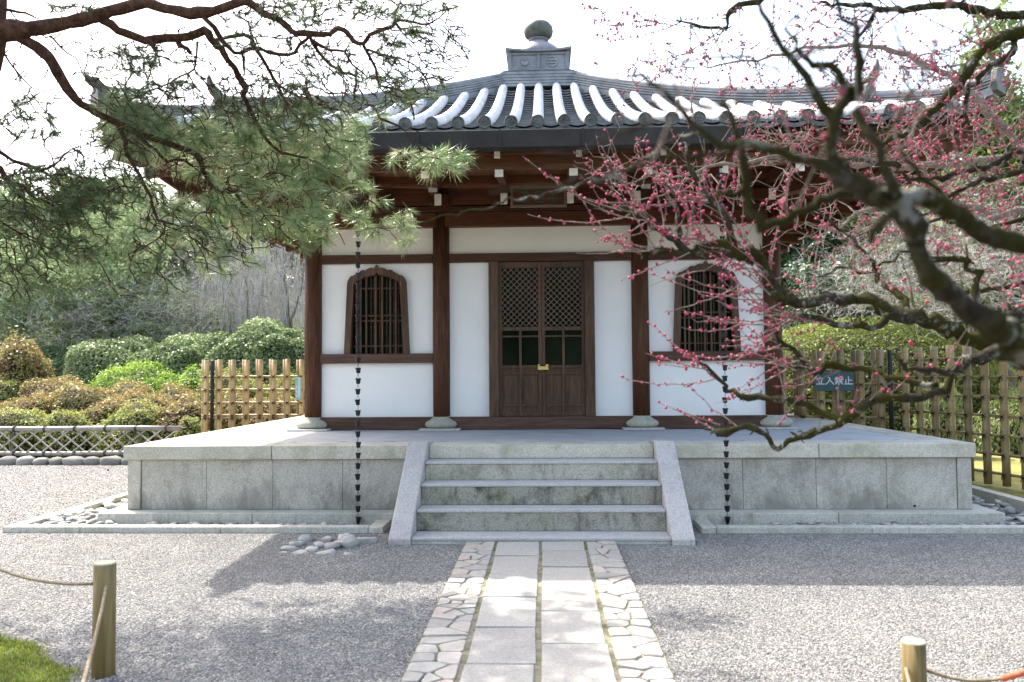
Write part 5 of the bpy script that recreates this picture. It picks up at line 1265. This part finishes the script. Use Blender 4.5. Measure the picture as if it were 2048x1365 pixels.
Z_SPARSE = [(330, 205, 150, 40, 5.2, 5.7, 110), (560, 235, 150, 36, 5.5, 6.0, 90), (240, 330, 60, 90, 5.2, 5.6, 60), (350, 480, 90, 70, 5.4, 5.9, 70), (180, 330, 60, 60, 5.0, 5.4, 60), (300, 150, 90, 60, 4.9, 5.4, 40), (520, 60, 90, 50, 5., 5.3, 50), (95, 395, 105, 60, 4.9, 5.4, 210), (90, 480, 120, 65, 4.9, 5.5, 150), (170, 440, 65, 80, 4.9, 5.3, 110), (30, 570, 50, 40, 4.8, 5.2, 22), (245, 120, 72, 32, 4.9, 5.3, 90), (60, 240, 62, 45, 4.8, 5.3, 60), (150, 16, 50, 14, 4.9, 5.2, 22), (600, 28, 130, 32, 4.8, 5.3, 70),
            (700, 185, 170, 45, 5.0, 5.8, 170), (845, 110, 95, 80, 4.8, 5.4, 120), (740, 15, 170, 18, 4.8, 5.2, 70), (540, 205, 110, 45, 5.2, 5.8, 130), (420, 180, 60, 40, 5.2, 5.6, 30), (500, 130, 60, 40, 5.1, 5.5, 30), (650, 120, 60, 40, 5., 5.4, 40), (30, 345, 35, 25, 5., 5.2, 20), (300, 560, 90, 40, 5.5, 6, 22), (450, 520, 80, 30, 5.8, 6.2, 22)]
Z_BARE = [(330, 140, 140, 80, 5.0, 5.5, 110), (180, 360, 120, 110, 5.0, 5.5, 110), (400, 380, 150, 90, 5.5, 6.0, 110), (250, 330, 100, 80, 5.2, 5.7, 60), (760, 80, 180, 80, 4.9, 5.3, 120), (700, 130, 190, 90, 4.9, 5.4, 210), (560, 180, 100, 60, 5.1, 5.6, 90), (850, 100, 90, 80, 4.8, 5.3, 90), (430, 190, 80, 70, 5.1, 5.5, 60), (130, 130, 110, 80, 4.9, 5.2, 70), (90, 400, 110, 70, 4.9, 5.3, 130), (500, 440, 110, 70, 5.8, 6.3, 120), (350, 470, 80, 60, 5.5, 5.8, 50), (600, 20, 160, 25, 4.9, 5.2, 60), (480, 340, 130, 50, 5.7, 6.2, 80), (60, 520, 80, 50, 5., 5.4, 50)]
def zone(Z, thr=-.12):
    out = []
    for x, y, rx, ry, d0, d1, n in Z:
        for _ in range(n):
            a = rnd.uniform(0, 2*PI); q = math.sqrt(rnd.random())*1.05; c_ = P(x+rx*q*math.cos(a), y+ry*q*math.sin(a), rnd.uniform(d0, d1))
            if float(wob(np.array(c_), 4.2, 2.)) > thr: out.append(c_)
    return out
td_, ts_, tb_ = zone(Z_DENSE), zone(Z_SPARSE, -.35), zone(Z_BARE, -9)
sp_.grow(td_+ts_+tb_, .085, .22, .0038, .6, 4, None, .013, np.array((.80, .25, -.55)))
o = put('twig', sp_.mb.mesh('twig', M['pine_bark'], True), pine); o['kind'] = 'stuff'
def needles(tips, K, L0, L1, w, up, nodesP):
    NP = np.array(nodesP); T = np.array([tuple(t) for t in tips]); n = len(T); 
    bd = np.zeros((n, 3))
    for i in range(n):
        v = T[i]-NP; d = (v**2).sum(1); d[d < 1e-6] = 9; j = d.argmin(); bd[i] = v[j]/(d[j]**.5)
    ax = bd*.6+np.array(up)+rng.normal(0, .25, (n, 3)); ax /= np.linalg.norm(ax, axis=1)[:, None]
    A = np.repeat(ax, K, 0); C0 = np.repeat(T, K, 0); m = n*K; tint = np.repeat(rng.random(n), K)
    d = A*.66+rng.normal(0, .40, (m, 3)); d /= np.linalg.norm(d, axis=1)[:, None]
    base = C0-A*rng.uniform(-.01, .05, (m, 1)); L = rng.uniform(L0, L1, (m, 1)); side = np.cross(d, rng.normal(0, 1, (m, 3))); side /= np.linalg.norm(side, axis=1)[:, None]
    tip = base+d*L; tip[:, 2] -= L[:, 0]**2*1.2
    V = np.concatenate([base-side*w*.5, base+side*w*.5, base*.35+tip*.65+side*w*.45+np.array([0, 0, .002]), tip]); i = np.arange(m)
    F = np.concatenate([np.stack([i, i+m, i+2*m], -1), np.stack([i, i+2*m, i+3*m], -1)])
    val = np.clip(tint*.75+rng.random(m)*.3, 0, 1); return V, F, np.concatenate([val, val])
V, F, v = needles(td_, 54, .07, .145, .0024, (0, 0, -.05), sp_.P); o = put('needles', np_mesh('needles', V, F, M['needle'], v), pine); o['kind'] = 'stuff'
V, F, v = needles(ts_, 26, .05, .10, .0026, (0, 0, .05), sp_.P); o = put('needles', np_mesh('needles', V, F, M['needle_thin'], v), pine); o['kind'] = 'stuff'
# crown above and behind the frame, which throws the shade on the gravel
over = [Vector((rnd.uniform(-6.6, -2.6), rnd.uniform(5.4, 7.6), rnd.uniform(4.7, 5.9))) for _ in range(2300)]
over = [q for q in over if 682.5-FPX*((q-CAM).dot(_up))/((q-CAM).dot(_fw)) < -25 and rnd.random() < .85]
sk2 = Skel(); sk2.limb([tr[0]+Vector((-.1, .1, .7)), Vector((-3.5, 5.4, 4.9)), Vector((-3.8, 6.2, 5.3)), Vector((-4.6, 7.0, 5.5))], [.06, .05, .035, .015], 8)
sk2.grow(over, .2, .2, .002, .6, 4)
o = put('limb', sk2.mb.mesh('limb', M['pine_bark'], True), pine)
V, F, v = needles(over, 60, .09, .15, .003, (0, 0, .3), sk2.P); o = put('needles', np_mesh('needles', V, F, M['needle'], v), pine); o['kind'] = 'stuff'

# ------------------------------------------------------------------ flowering plum on the right
plum = thing('plum_tree', 'mossy old plum tree with pink buds reaching in from the right', 'plum tree', (2.9, 2.3, G))
NEAR = [
 [(2330, 900, 150, 1.9), (2200, 800, 120, 1.6), (2080, 715, 92, 1.35), (2010, 665, 74, 1.25), (1950, 628, 64, 1.2), (1890, 580, 60, 1.18), (1848, 535, 56, 1.15), (1838, 480, 58, 1.15), (1815, 430, 62, 1.15), (1775, 400, 64, 1.15), (1735, 378, 58, 1.15), (1690, 355, 46, 1.15), (1640, 335, 34, 1.15), (1590, 315, 28, 1.15), (1540, 298, 26, 1.15), (1485, 292, 26, 1.15), (1440, 290, 22, 1.15), (1405, 262, 18, 1.15), (1370, 225, 14, 1.15), (1325, 180, 11, 1.15), (1285, 152, 12, 1.15), (1255, 148, 7, 1.15)],
 [(2250, 560, 70, 1.6), (2120, 500, 60, 1.4), (2045, 492, 52, 1.3), (1985, 470, 50, 1.25), (1920, 432, 50, 1.2), (1860, 405, 52, 1.17), (1800, 400, 54, 1.15), (1750, 396, 40, 1.12)],
 [(1700, 358, 36, 1.15), (1668, 310, 34, 1.15), (1664, 278, 36, 1.15), (1668, 240, 42, 1.15), (1690, 215, 38, 1.15), (1708, 175, 30, 1.15), (1718, 120, 24, 1.15), (1712, 70, 18, 1.15), (1690, 30, 14, 1.15), (1650, -20, 12, 1.15)],
 [(1790, 392, 34, 1.12), (1772, 325, 26, 1.1), (1742, 265, 24, 1.1), (1708, 222, 26, 1.12)],
 [(1668, 236, 30, 1.15), (1630, 180, 26, 1.15), (1590, 125, 22, 1.15), (1555, 65, 18, 1.15), (1525, 20, 14, 1.15), (1515, -20, 12, 1.15)],
 [(1700, 190, 22, 1.15), (1672, 148, 22, 1.15), (1636, 128, 20, 1.15), (1600, 100, 15, 1.15), (1572, 58, 10, 1.15), (1600, 30, 8, 1.15)],
 [(1720, 385, 36, 1.2), (1672, 388, 30, 1.22), (1640, 405, 26, 1.22), (1600, 425, 25, 1.22), (1568, 448, 28, 1.22), (1530, 448, 30, 1.22), (1500, 420, 26, 1.22), (1492, 373, 24, 1.22), (1488, 325, 24, 1.2), (1478, 285, 20, 1.2), (1462, 235, 16, 1.2), (1440, 212, 12, 1.2)],
 [(1490, 388, 18, 1.22), (1450, 392, 14, 1.22), (1430, 388, 10, 1.22)],
 [(1480, 296, 14, 1.2), (1430, 312, 12, 1.2), (1392, 322, 11, 1.2), (1365, 322, 12, 1.2), (1338, 300, 9, 1.2), (1318, 286, 7, 1.2)],
 [(1440, 286, 9, 1.6), (1370, 268, 7, 1.7), (1300, 310, 6.5, 1.8), (1230, 345, 7, 1.9), (1150, 374, 8, 2), (1060, 396, 7, 2.05), (980, 412, 6, 2.1), (900, 432, 5, 2.1), (838, 447, 3, 2.1)],
 [(1480, 190, 12, .85), (1400, 210, 11, .85), (1300, 245, 10, .85), (1200, 285, 9, .85), (1090, 305, 8, .85)],
 [(1420, 300, 12, .85), (1330, 320, 10, .85), (1200, 350, 9, .85), (1080, 372, 9, .85), (980, 386, 10, .85)],
 [(1560, 152, 9, 1.15), (1490, 120, 8, 1.2), (1420, 112, 8, 1.2), (1390, 118, 8, 1.2), (1358, 130, 7, 1.2), (1342, 108, 4, 1.2)],
 [(1740, 270, 12, 1.15), (1800, 232, 8, 1.15), (1850, 140, 6, 1.15), (1900, 95, 6, 1.15), (1990, 20, 5, 1.15)],
 [(1790, 425, 30, 1.12), (1752, 455, 22, 1.1), (1742, 490, 14, 1.1)],
 [(1890, 400, 22, 1.2), (1845, 360, 12, 1.2), (1800, 300, 9, 1.2)]]
MID = [
 [(2330, 900, 70, 3.0), (2150, 770, 60, 2.95), (2048, 712, 52, 2.9), (1995, 695, 44, 2.9), (1950, 683, 36, 2.9), (1915, 668, 32, 2.9), (1870, 645, 30, 2.9), (1823, 628, 28, 2.9), (1778, 622, 28, 2.95), (1750, 606, 26, 2.95), (1717, 598, 24, 3.), (1670, 602, 24, 3.), (1620, 608, 23, 3.0), (1580, 605, 24, 3.), (1552, 588, 26, 3.), (1538, 560, 25, 3.), (1530, 535, 24, 3.), (1512, 515, 28, 3.), (1481, 508, 24, 3.), (1446, 494, 20, 3.), (1411, 490, 16, 3.), (1385, 500, 15, 3.), (1350, 506, 12, 3.), (1305, 502, 9, 3.), (1285, 510, 5, 3.)],
 [(1508, 516, 20, 3.), (1470, 500, 16, 3.), (1462, 468, 15, 3.), (1450, 432, 14, 3.), (1425, 405, 13, 3.05), (1400, 375, 11, 3.1), (1385, 345, 9, 3.1), (1380, 318, 7, 3.1), (1372, 290, 4, 3.1)],
 [(1420, 492, 14, 3.), (1375, 508, 18, 3.), (1352, 484, 17, 3.), (1330, 462, 17, 3.), (1300, 440, 16, 3.05), (1268, 424, 14, 3.1), (1240, 420, 9, 3.1), (1205, 416, 5, 3.1)],
 [(1365, 480, 11, 3.), (1361, 440, 9, 3.), (1352, 405, 6, 3.), (1342, 385, 4, 3)],
 [(1775, 628, 14, 2.9), (1758, 650, 13, 2.9), (1725, 654, 13, 2.9), (1690, 650, 13, 2.95), (1650, 640, 14, 3.), (1610, 634, 16, 3.), (1575, 636, 16, 3.05), (1548, 648, 14, 3.1), (1556, 680, 12, 3.1), (1580, 702, 11, 3.1), (1606, 720, 10, 3.1), (1626, 742, 9, 3.1), (1640, 750, 4, 3.1)],
 [(2150, 760, 44, 2.8), (2048, 716, 30, 2.75), (1985, 705, 24, 2.7), (1940, 720, 21, 2.7), (1915, 745, 18, 2.7), (1885, 778, 17, 2.7), (1835, 792, 19, 2.7), (1790, 796, 17, 2.7), (1745, 800, 18, 2.75), (1718, 816, 18, 2.75), (1695, 840, 16, 2.8), (1655, 858, 14, 2.8), (1615, 868, 13, 2.8), (1578, 882, 12, 2.8), (1556, 902, 12, 2.8), (1545, 890, 11, 2.8), (1530, 868, 11, 2.8), (1505, 852, 12, 2.8), (1480, 856, 13, 2.8), (1450, 866, 15, 2.8), (1424, 862, 11, 2.8), (1410, 858, 5, 2.8)],
 [(1692, 840, 13, 2.8), (1655, 828, 12, 2.85), (1615, 812, 12, 2.9), (1570, 803, 13, 2.9), (1520, 797, 13, 2.95), (1480, 796, 12, 2.95), (1458, 780, 9, 3.), (1440, 762, 7, 3.), (1420, 740, 5, 3.), (1396, 722, 3, 3.)],
 [(1870, 772, 13, 2.7), (1825, 762, 12, 2.75), (1780, 752, 12, 2.8), (1745, 738, 12, 2.85), (1700, 736, 13, 2.9), (1662, 728, 14, 2.9), (1640, 738, 11, 2.9), (1610, 740, 8, 2.95), (1580, 736, 6, 3.)],
 [(1935, 712, 16, 2.7), (1912, 738, 13, 2.65), (1868, 744, 12, 2.6), (1830, 740, 10, 2.6), (1806, 728, 8, 2.6), (1796, 716, 4, 2.6)],
 [(2200, 640, 30, 2.6), (2100, 632, 26, 2.55), (2045, 634, 25, 2.5), (1990, 632, 24, 2.5), (1956, 624, 20, 2.5), (1950, 590, 15, 2.5), (1948, 550, 14, 2.5), (1936, 526, 16, 2.5), (1900, 520, 14, 2.5), (1862, 518, 12, 2.5)],
 [(1822, 628, 16, 2.9), (1808, 598, 14, 2.95), (1790, 582, 11, 3.), (1768, 572, 10, 3.05), (1756, 555, 9, 3.1), (1742, 528, 8, 3.1), (1715, 490, 7, 3.15), (1690, 465, 6, 3.2), (1655, 440, 5, 3.2), (1625, 415, 4, 3.2)],
 [(1756, 540, 6, 3.1), (1720, 542, 6, 3.15), (1690, 535, 5, 3.2), (1660, 545, 4, 3.2), (1610, 560, 3, 3.2)], [(1755, 535, 5, 3.1), (1800, 510, 5, 3.1), (1850, 482, 4, 3.1)],
 [(2300, 0, 50, 3.4), (2150, 50, 40, 3.4), (2048, 62, 26, 3.4), (2000, 76, 22, 3.4), (1972, 95, 20, 3.4), (1935, 145, 17, 3.4), (1900, 188, 16, 3.4), (1860, 230, 16, 3.4), (1820, 262, 13, 3.4), (1785, 278, 10, 3.4), (1765, 290, 6, 3.4)],
 [(2035, 65, 12, 3.4), (2020, 108, 12, 3.4), (1985, 130, 10, 3.4), (1950, 165, 10, 3.4), (1938, 190, 9, 3.4), (1930, 240, 8, 3.4), (1905, 278, 6, 3.4)],
 [(2200, 20, 26, 3.6), (2050, 30, 18, 3.6), (1980, 28, 16, 3.6), (1930, 10, 14, 3.6), (1850, 14, 12, 3.6), (1780, 18, 10, 3.6), (1720, 14, 8, 3.6), (1640, 4, 5, 3.6)],
 [(1750, 16, 9, 3.6), (1742, 40, 8, 3.6), (1725, 65, 5, 3.6), (1708, 90, 3, 3.6)],
 [(2200, 260, 24, 3.2), (2048, 295, 14, 3.2), (2000, 322, 12, 3.2), (1960, 338, 11, 3.2), (1900, 352, 10, 3.2), (1840, 360, 8, 3.2), (1790, 345, 5, 3.2)],
 [(2200, 330, 20, 3.1), (2048, 345, 12, 3.1), (1980, 358, 11, 3.1), (1920, 378, 9, 3.1), (1870, 420, 7, 3.1), (1840, 432, 4, 3.1)],
 [(1800, 330, 12, 3.3), (1740, 322, 10, 3.3), (1690, 318, 7, 3.3), (1640, 340, 5, 3.3)], [(1560, -20, 12, 3.2), (1500, 5, 11, 3.2), (1462, 20, 10, 3.2), (1456, 40, 8, 3.2), (1452, 60, 5, 3.2)], [(1450, 58, 6, 3.2), (1400, 52, 6, 3.2), (1355, 42, 4, 3.2)],
 [(2048, 440, 9, 3.3), (1960, 455, 8, 3.3), (1900, 440, 6, 3.3), (1850, 450, 4, 3.3)], [(2100, 560, 10, 3.3), (2000, 575, 9, 3.3), (1920, 590, 7, 3.3), (1870, 575, 4, 3.3)]]
pk = Skel()
wk = .70
for b in NEAR: traced(pk, b, 12, .018, .16, .0035)
nn = len(pk.P); wk = 1.0
for b in MID: traced(pk, b, 9, .028, .24, .006)
pk.limb([Vector((2.95, 2.3, 0)), Vector((2.85, 2.3, .7)), P(2330, 900, 2.6)], [.14, .12, .07], 12, .08, .1, .01)
for b, d in ((NEAR[0][0], 0), (MID[0][0], 0), (MID[5][0], 0)): pk.limb([Vector((2.85, 2.3, .8)), P(b[0], b[1], b[3])], [.09, b[2]/2/FPX*b[3]], 10, .08, .1, .006)
pk.limb([Vector((2.8, 2.35, .9)), Vector((2.7, 2.7, 2.2)), P(2300, 0, 3.4)], [.08, .06, .045], 10, .08, .1, .008)
pk.limb([Vector((2.75, 2.5, 1.5)), P(2250, 560, 1.6)], [.06, .035], 9, .08); pk.limb([Vector((2.72, 2.6, 1.9)), P(2200, 300, 3.15)], [.05, .03], 9, .08)
pk.limb([Vector((2.72, 2.6, 1.6)), P(2200, 640, 2.6)], [.05, .03], 9, .08); pk.limb([Vector((2.72, 2.6, 2.1)), P(2200, 20, 3.6)], [.05, .03], 9, .08)
tmeB = pk.mb.mesh('trunk', M['plum_bark'], True); put('trunk', tmeB, plum)
pk.mb = MB(); tw = MB(); BUD = []
def whip(a, b, bow, r0=.0030, r1=.0010, gap=.022, rb=.0062, start=.15, budp=.85, cl=None):
    a, b = Vector(a), Vector(b); L = (b-a).length; n = max(4, int(L/.035)); mid = (a+b)/2+Vector(bow); pts = []
    for i in range(n+1):
        t = i/n; q = a*(1-t)**2+mid*2*t*(1-t)+b*t*t; pts.append(q+Vector((rnd.gauss(0, 1), rnd.gauss(0, 1), rnd.gauss(0, 1)))*.0025)
    tw.tube(pts, [r0+(r1-r0)*i/n for i in range(n+1)], 5, False)
    s = start*L; budp *= rnd.uniform(.45, 1.15)
    while s < L:
        f = s/L*n; i = min(int(f), n-1); q = pts[i].lerp(pts[i+1], f-i); d = (pts[i+1]-pts[i]).normalized()
        if rnd.random() < budp:
            for _ in range(rnd.choice((1, 1, 2, 2, 3))):
                o_ = Vector((rnd.gauss(0, 1), rnd.gauss(0, 1), rnd.gauss(0, 1))); o_ -= d*o_.dot(d); o_.normalize()
                r = rb*rnd.uniform(.6, 1.12); BUD.append((q+o_*(r*1.15)+d*rnd.uniform(-.005, .005), o_+d*.5, r))
        s += gap*rnd.uniform(.6, 1.5)
def W3(lst, d, **k):
    p = [P(x, y, d+rnd.uniform(-.06, .06)) for x, y in lst]
    if len(p) == 2: whip(p[0], p[1], (0, 0, 0), **k)
    else: whip(p[0], p[2], (p[1]-(p[0]+p[2])/2)*1.0, **k)
for l in ([(1525, 590), (1400, 575), (1330, 540)], [(1520, 602), (1420, 596), (1300, 545)], [(1480, 572), (1400, 610), (1330, 625)], [(1530, 642), (1440, 648), (1360, 618)], [(1480, 648), (1430, 672), (1362, 656)], [(1560, 690), (1440, 735), (1370, 705)],
          [(1455, 775), (1380, 715), (1296, 645)], [(1425, 744), (1360, 728), (1290, 707)], [(1430, 757), (1330, 785), (1240, 754)], [(1300, 503), (1220, 506), (1150, 508)], [(1245, 424), (1130, 395), (1045, 310)], [(1262, 436), (1180, 425), (1100, 350)],
          [(1262, 432), (1150, 460), (1055, 428)], [(1275, 430), (1250, 350), (1225, 280)], [(1330, 460), (1310, 360), (1290, 280)], [(1485, 862), (1400, 800), (1378, 768)], [(1440, 852), (1400, 840), (1310, 803)], [(1446, 866), (1390, 835), (1345, 818)], [(1540, 590), (1480, 540), (1455, 525)], [(1535, 610), (1490, 570), (1440, 545)],
          [(1560, 640), (1500, 625), (1430, 600)], [(1580, 700), (1500, 690), (1440, 690)], [(1600, 720), (1520, 745), (1460, 790)], [(1570, 742), (1520, 770), (1480, 790)], [(1540, 560), (1570, 545), (1600, 565)], [(1545, 580), (1590, 600), (1640, 560)], [(1600, 715), (1640, 740), (1660, 700)], [(1380, 505), (1300, 540), (1240, 560)],
          [(1350, 480), (1400, 470), (1450, 500)], [(1640, 735), (1650, 690), (1665, 680)], [(1300, 440), (1240, 480), (1180, 485)], [(1620, 610), (1690, 600), (1750, 560)], [(1575, 735), (1500, 720), (1430, 725)], [(1590, 740), (1530, 710), (1470, 650)], [(1560, 655), (1500, 700), (1450, 740)], [(1555, 650), (1500, 655), (1420, 635)]):
    W3(l, 3.0)
# whips growing freely from the sharp branches
NPp = np.array(pk.P); NR = np.array(pk.R)
def freewhips(count, idx, box_, dirs, Ls, d_off=0, **k):
    def pxof(q):
        v = Vector(q)-CAM; z = v.dot(_fw); return 1024+FPX*v.dot(_rt)/z, 682.5-FPX*v.dot(_up)/z
    cand = [i for i in idx if (lambda s: box_[0] < s[0] < box_[2] and box_[1] < s[1] < box_[3])(pxof(NPp[i])) and NR[i] < .03]
    for _ in range(count):
        if not cand: return
        q = Vector(NPp[rnd.choice(cand)]); a = math.radians(rnd.uniform(*dirs)); L = rnd.uniform(*Ls)
        d = _rt*math.cos(a)+_up*math.sin(a)+_fw*rnd.uniform(-.45, .45); b = q+d*L
        whip(q, b, (rnd.gauss(0, .12)*L, rnd.gauss(0, .06)*L, -rnd.uniform(0, .22)*L), **k)
mid_i = range(nn, len(NPp)); near_i = range(0, nn)
freewhips(60, mid_i, (1250, 380, 1560, 640), (60, 200), (.12, .42)); freewhips(26, mid_i, (1400, 560, 1700, 760), (120, 230), (.12, .35)); freewhips(14, mid_i, (1560, 700, 1900, 860), (40, 150), (.08, .2), budp=.6)
freewhips(42, mid_i, (1560, 300, 2100, 640), (30, 210), (.12, .45)); freewhips(60, mid_i, (1700, -50, 2100, 400), (100, 250), (.15, .55)); freewhips(26, mid_i, (1340, -50, 1760, 120), (150, 300), (.15, .5))
freewhips(10, near_i, (1250, 100, 2000, 700), (20, 200), (.05, .14), r0=.002, rb=.0042, gap=.03, budp=.5); freewhips(14, near_i, (1500, -50, 1850, 320), (20, 160), (.08, .2), r0=.002, rb=.0040, gap=.04, budp=.4)
# a finer layer of the same tree further back (about 4 m), many budded twigs behind the thick limbs
far = Skel(); base = [P(2200, 250, 4.3), P(2050, 300, 4.3), P(1900, 330, 4.3), P(1750, 330, 4.3), P(1600, 320, 4.3), P(1450, 330, 4.3), P(1330, 360, 4.3)]
far.limb([Vector((2.72, 2.7, 2.2))]+base, [.04, .03, .02, .018, .016, .012, .009, .004], 7, .08, .15, .012)
far.limb([P(2050, 300, 4.3), P(1950, 200, 4.3), P(1850, 120, 4.3), P(1700, 90, 4.3), P(1550, 110, 4.3), P(1400, 130, 4.3)], [.02, .018, .014, .010, .007, .003], 7, .08, .15, .012)
far.limb([P(2200, 420, 4.1), P(2000, 430, 4.1), P(1850, 380, 4.1), P(1750, 420, 4.1), P(1650, 460, 4.1)], [.03, .018, .014, .010, .005], 7, .08, .15, .012)
tips = []
for x, y, rx, ry, n in ((1450, 330, 250, 90, 90), (1650, 260, 220, 110, 110), (1850, 250, 200, 160, 130), (1500, 130, 230, 90, 70), (1250, 330, 110, 70, 22), (1900, 430, 170, 80, 90), (1700, 450, 140, 60, 60), (1300, 100, 120, 80, 26), (1230, 50, 100, 50, 10), (1980, 520, 100, 60, 34), (1900, 300, 150, 160, 90), (1960, 150, 90, 90, 50)):
    for _ in range(n):
        a = rnd.uniform(0, 2*PI); q = math.sqrt(rnd.random()); tips.append(P(x+rx*q*math.cos(a), y+ry*q*math.sin(a), rnd.uniform(3.7, 4.8)))
tips += [t+Vector((rnd.gauss(0, .12), rnd.gauss(0, .15), rnd.gauss(0, .10))) for t in tips if rnd.random() < .45]
far.grow(tips, .10, .14, .0020, .5, 4, None, .010)
put('limb', far.mb.mesh('limb', M['plum_twig'], True), plum)
FP = np.array(far.P); 
for t in tips:
    v = np.array(tuple(t))-FP; dd = (v**2).sum(1); dd[dd < .01] = 99; j = dd.argmin()
    if rnd.random() < .66: whip(FP[j], t+Vector((rnd.gauss(0, .03), 0, rnd.gauss(0, .03))), (0, 0, -.01), r0=.0024, r1=.0013, gap=.03, rb=.0070, start=.1, budp=.8)
o = put('twig', tw.mesh('twig', M['plum_twig'], True), plum); o['kind'] = 'stuff'
# short knotty spurs on the sharp branches
spur = MB()
for _ in range(480):
    i = rnd.randrange(nn, len(NPp)); q = Vector(NPp[i]); r = NR[i]
    if r > .03: continue
    d = Vector((rnd.gauss(0, 1), rnd.gauss(0, 1), rnd.gauss(.3, 1))).normalized(); L = rnd.uniform(.008, .035)
    spur.tube([q, q+d*(r+L*.5), q+d*(r+L)+Vector((rnd.gauss(0, .006), 0, rnd.gauss(0, .006)))], [.004, .003, .0012], 5, False)
o = put('spur', spur.mesh('spur', M['plum_bark'], True), plum); o['kind'] = 'stuff'
# buds: the 300 that show largest are parts, the rest one joined part
BUD.sort(key=lambda b: -b[2]/max(.3, (b[0]-CAM).dot(_fw)))
inview = [b for b in BUD if 0 < 1024+FPX*(b[0]-CAM).dot(_rt)/(b[0]-CAM).dot(_fw) < 2048 and 0 < 682.5-FPX*(b[0]-CAM).dot(_up)/(b[0]-CAM).dot(_fw) < 1365]
big = inview[:300]; ids = set(id(b) for b in big); rest = [b for b in BUD if id(b) not in ids]
V0, F0 = ICO1; V0 = V0*np.array([.82, .82, 1.1])
V2_, F2_ = ICO2; bud_me = [np_mesh('bud', V2_*np.array([.82, .82, 1.1]), F2_, M['bud'], np.clip(rng.normal(c, .08, len(F2_)), 0, 1), smooth=True) for c in (.15, .4, .7)]
for b in big: put('bud', rnd.choice(bud_me), plum, b[0], b[1].to_track_quat('Z', 'Y').to_euler(), (b[2],)*3)
n = len(rest); Q = np.array([np.array(b[1].to_track_quat('Z', 'Y').to_matrix()) for b in rest]); R_ = np.array([b[2] for b in rest]); T_ = np.array([tuple(b[0]) for b in rest])
V = np.einsum('nij,vj->nvi', Q, V0)*R_[:, None, None]+T_[:, None, :]; F = (F0[None]+np.arange(n)[:, None, None]*len(V0)).reshape(-1, 3)
o = put('buds', np_mesh('buds', V.reshape(-1, 3), F, M['bud'], np.repeat(np.clip(rng.normal(.4, .25, n), 0, 1), len(F0)), smooth=True), plum); o['kind'] = 'stuff'
print('BUDS', len(BUD), 'TIPS', len(td_)+len(ts_)+len(tb_))
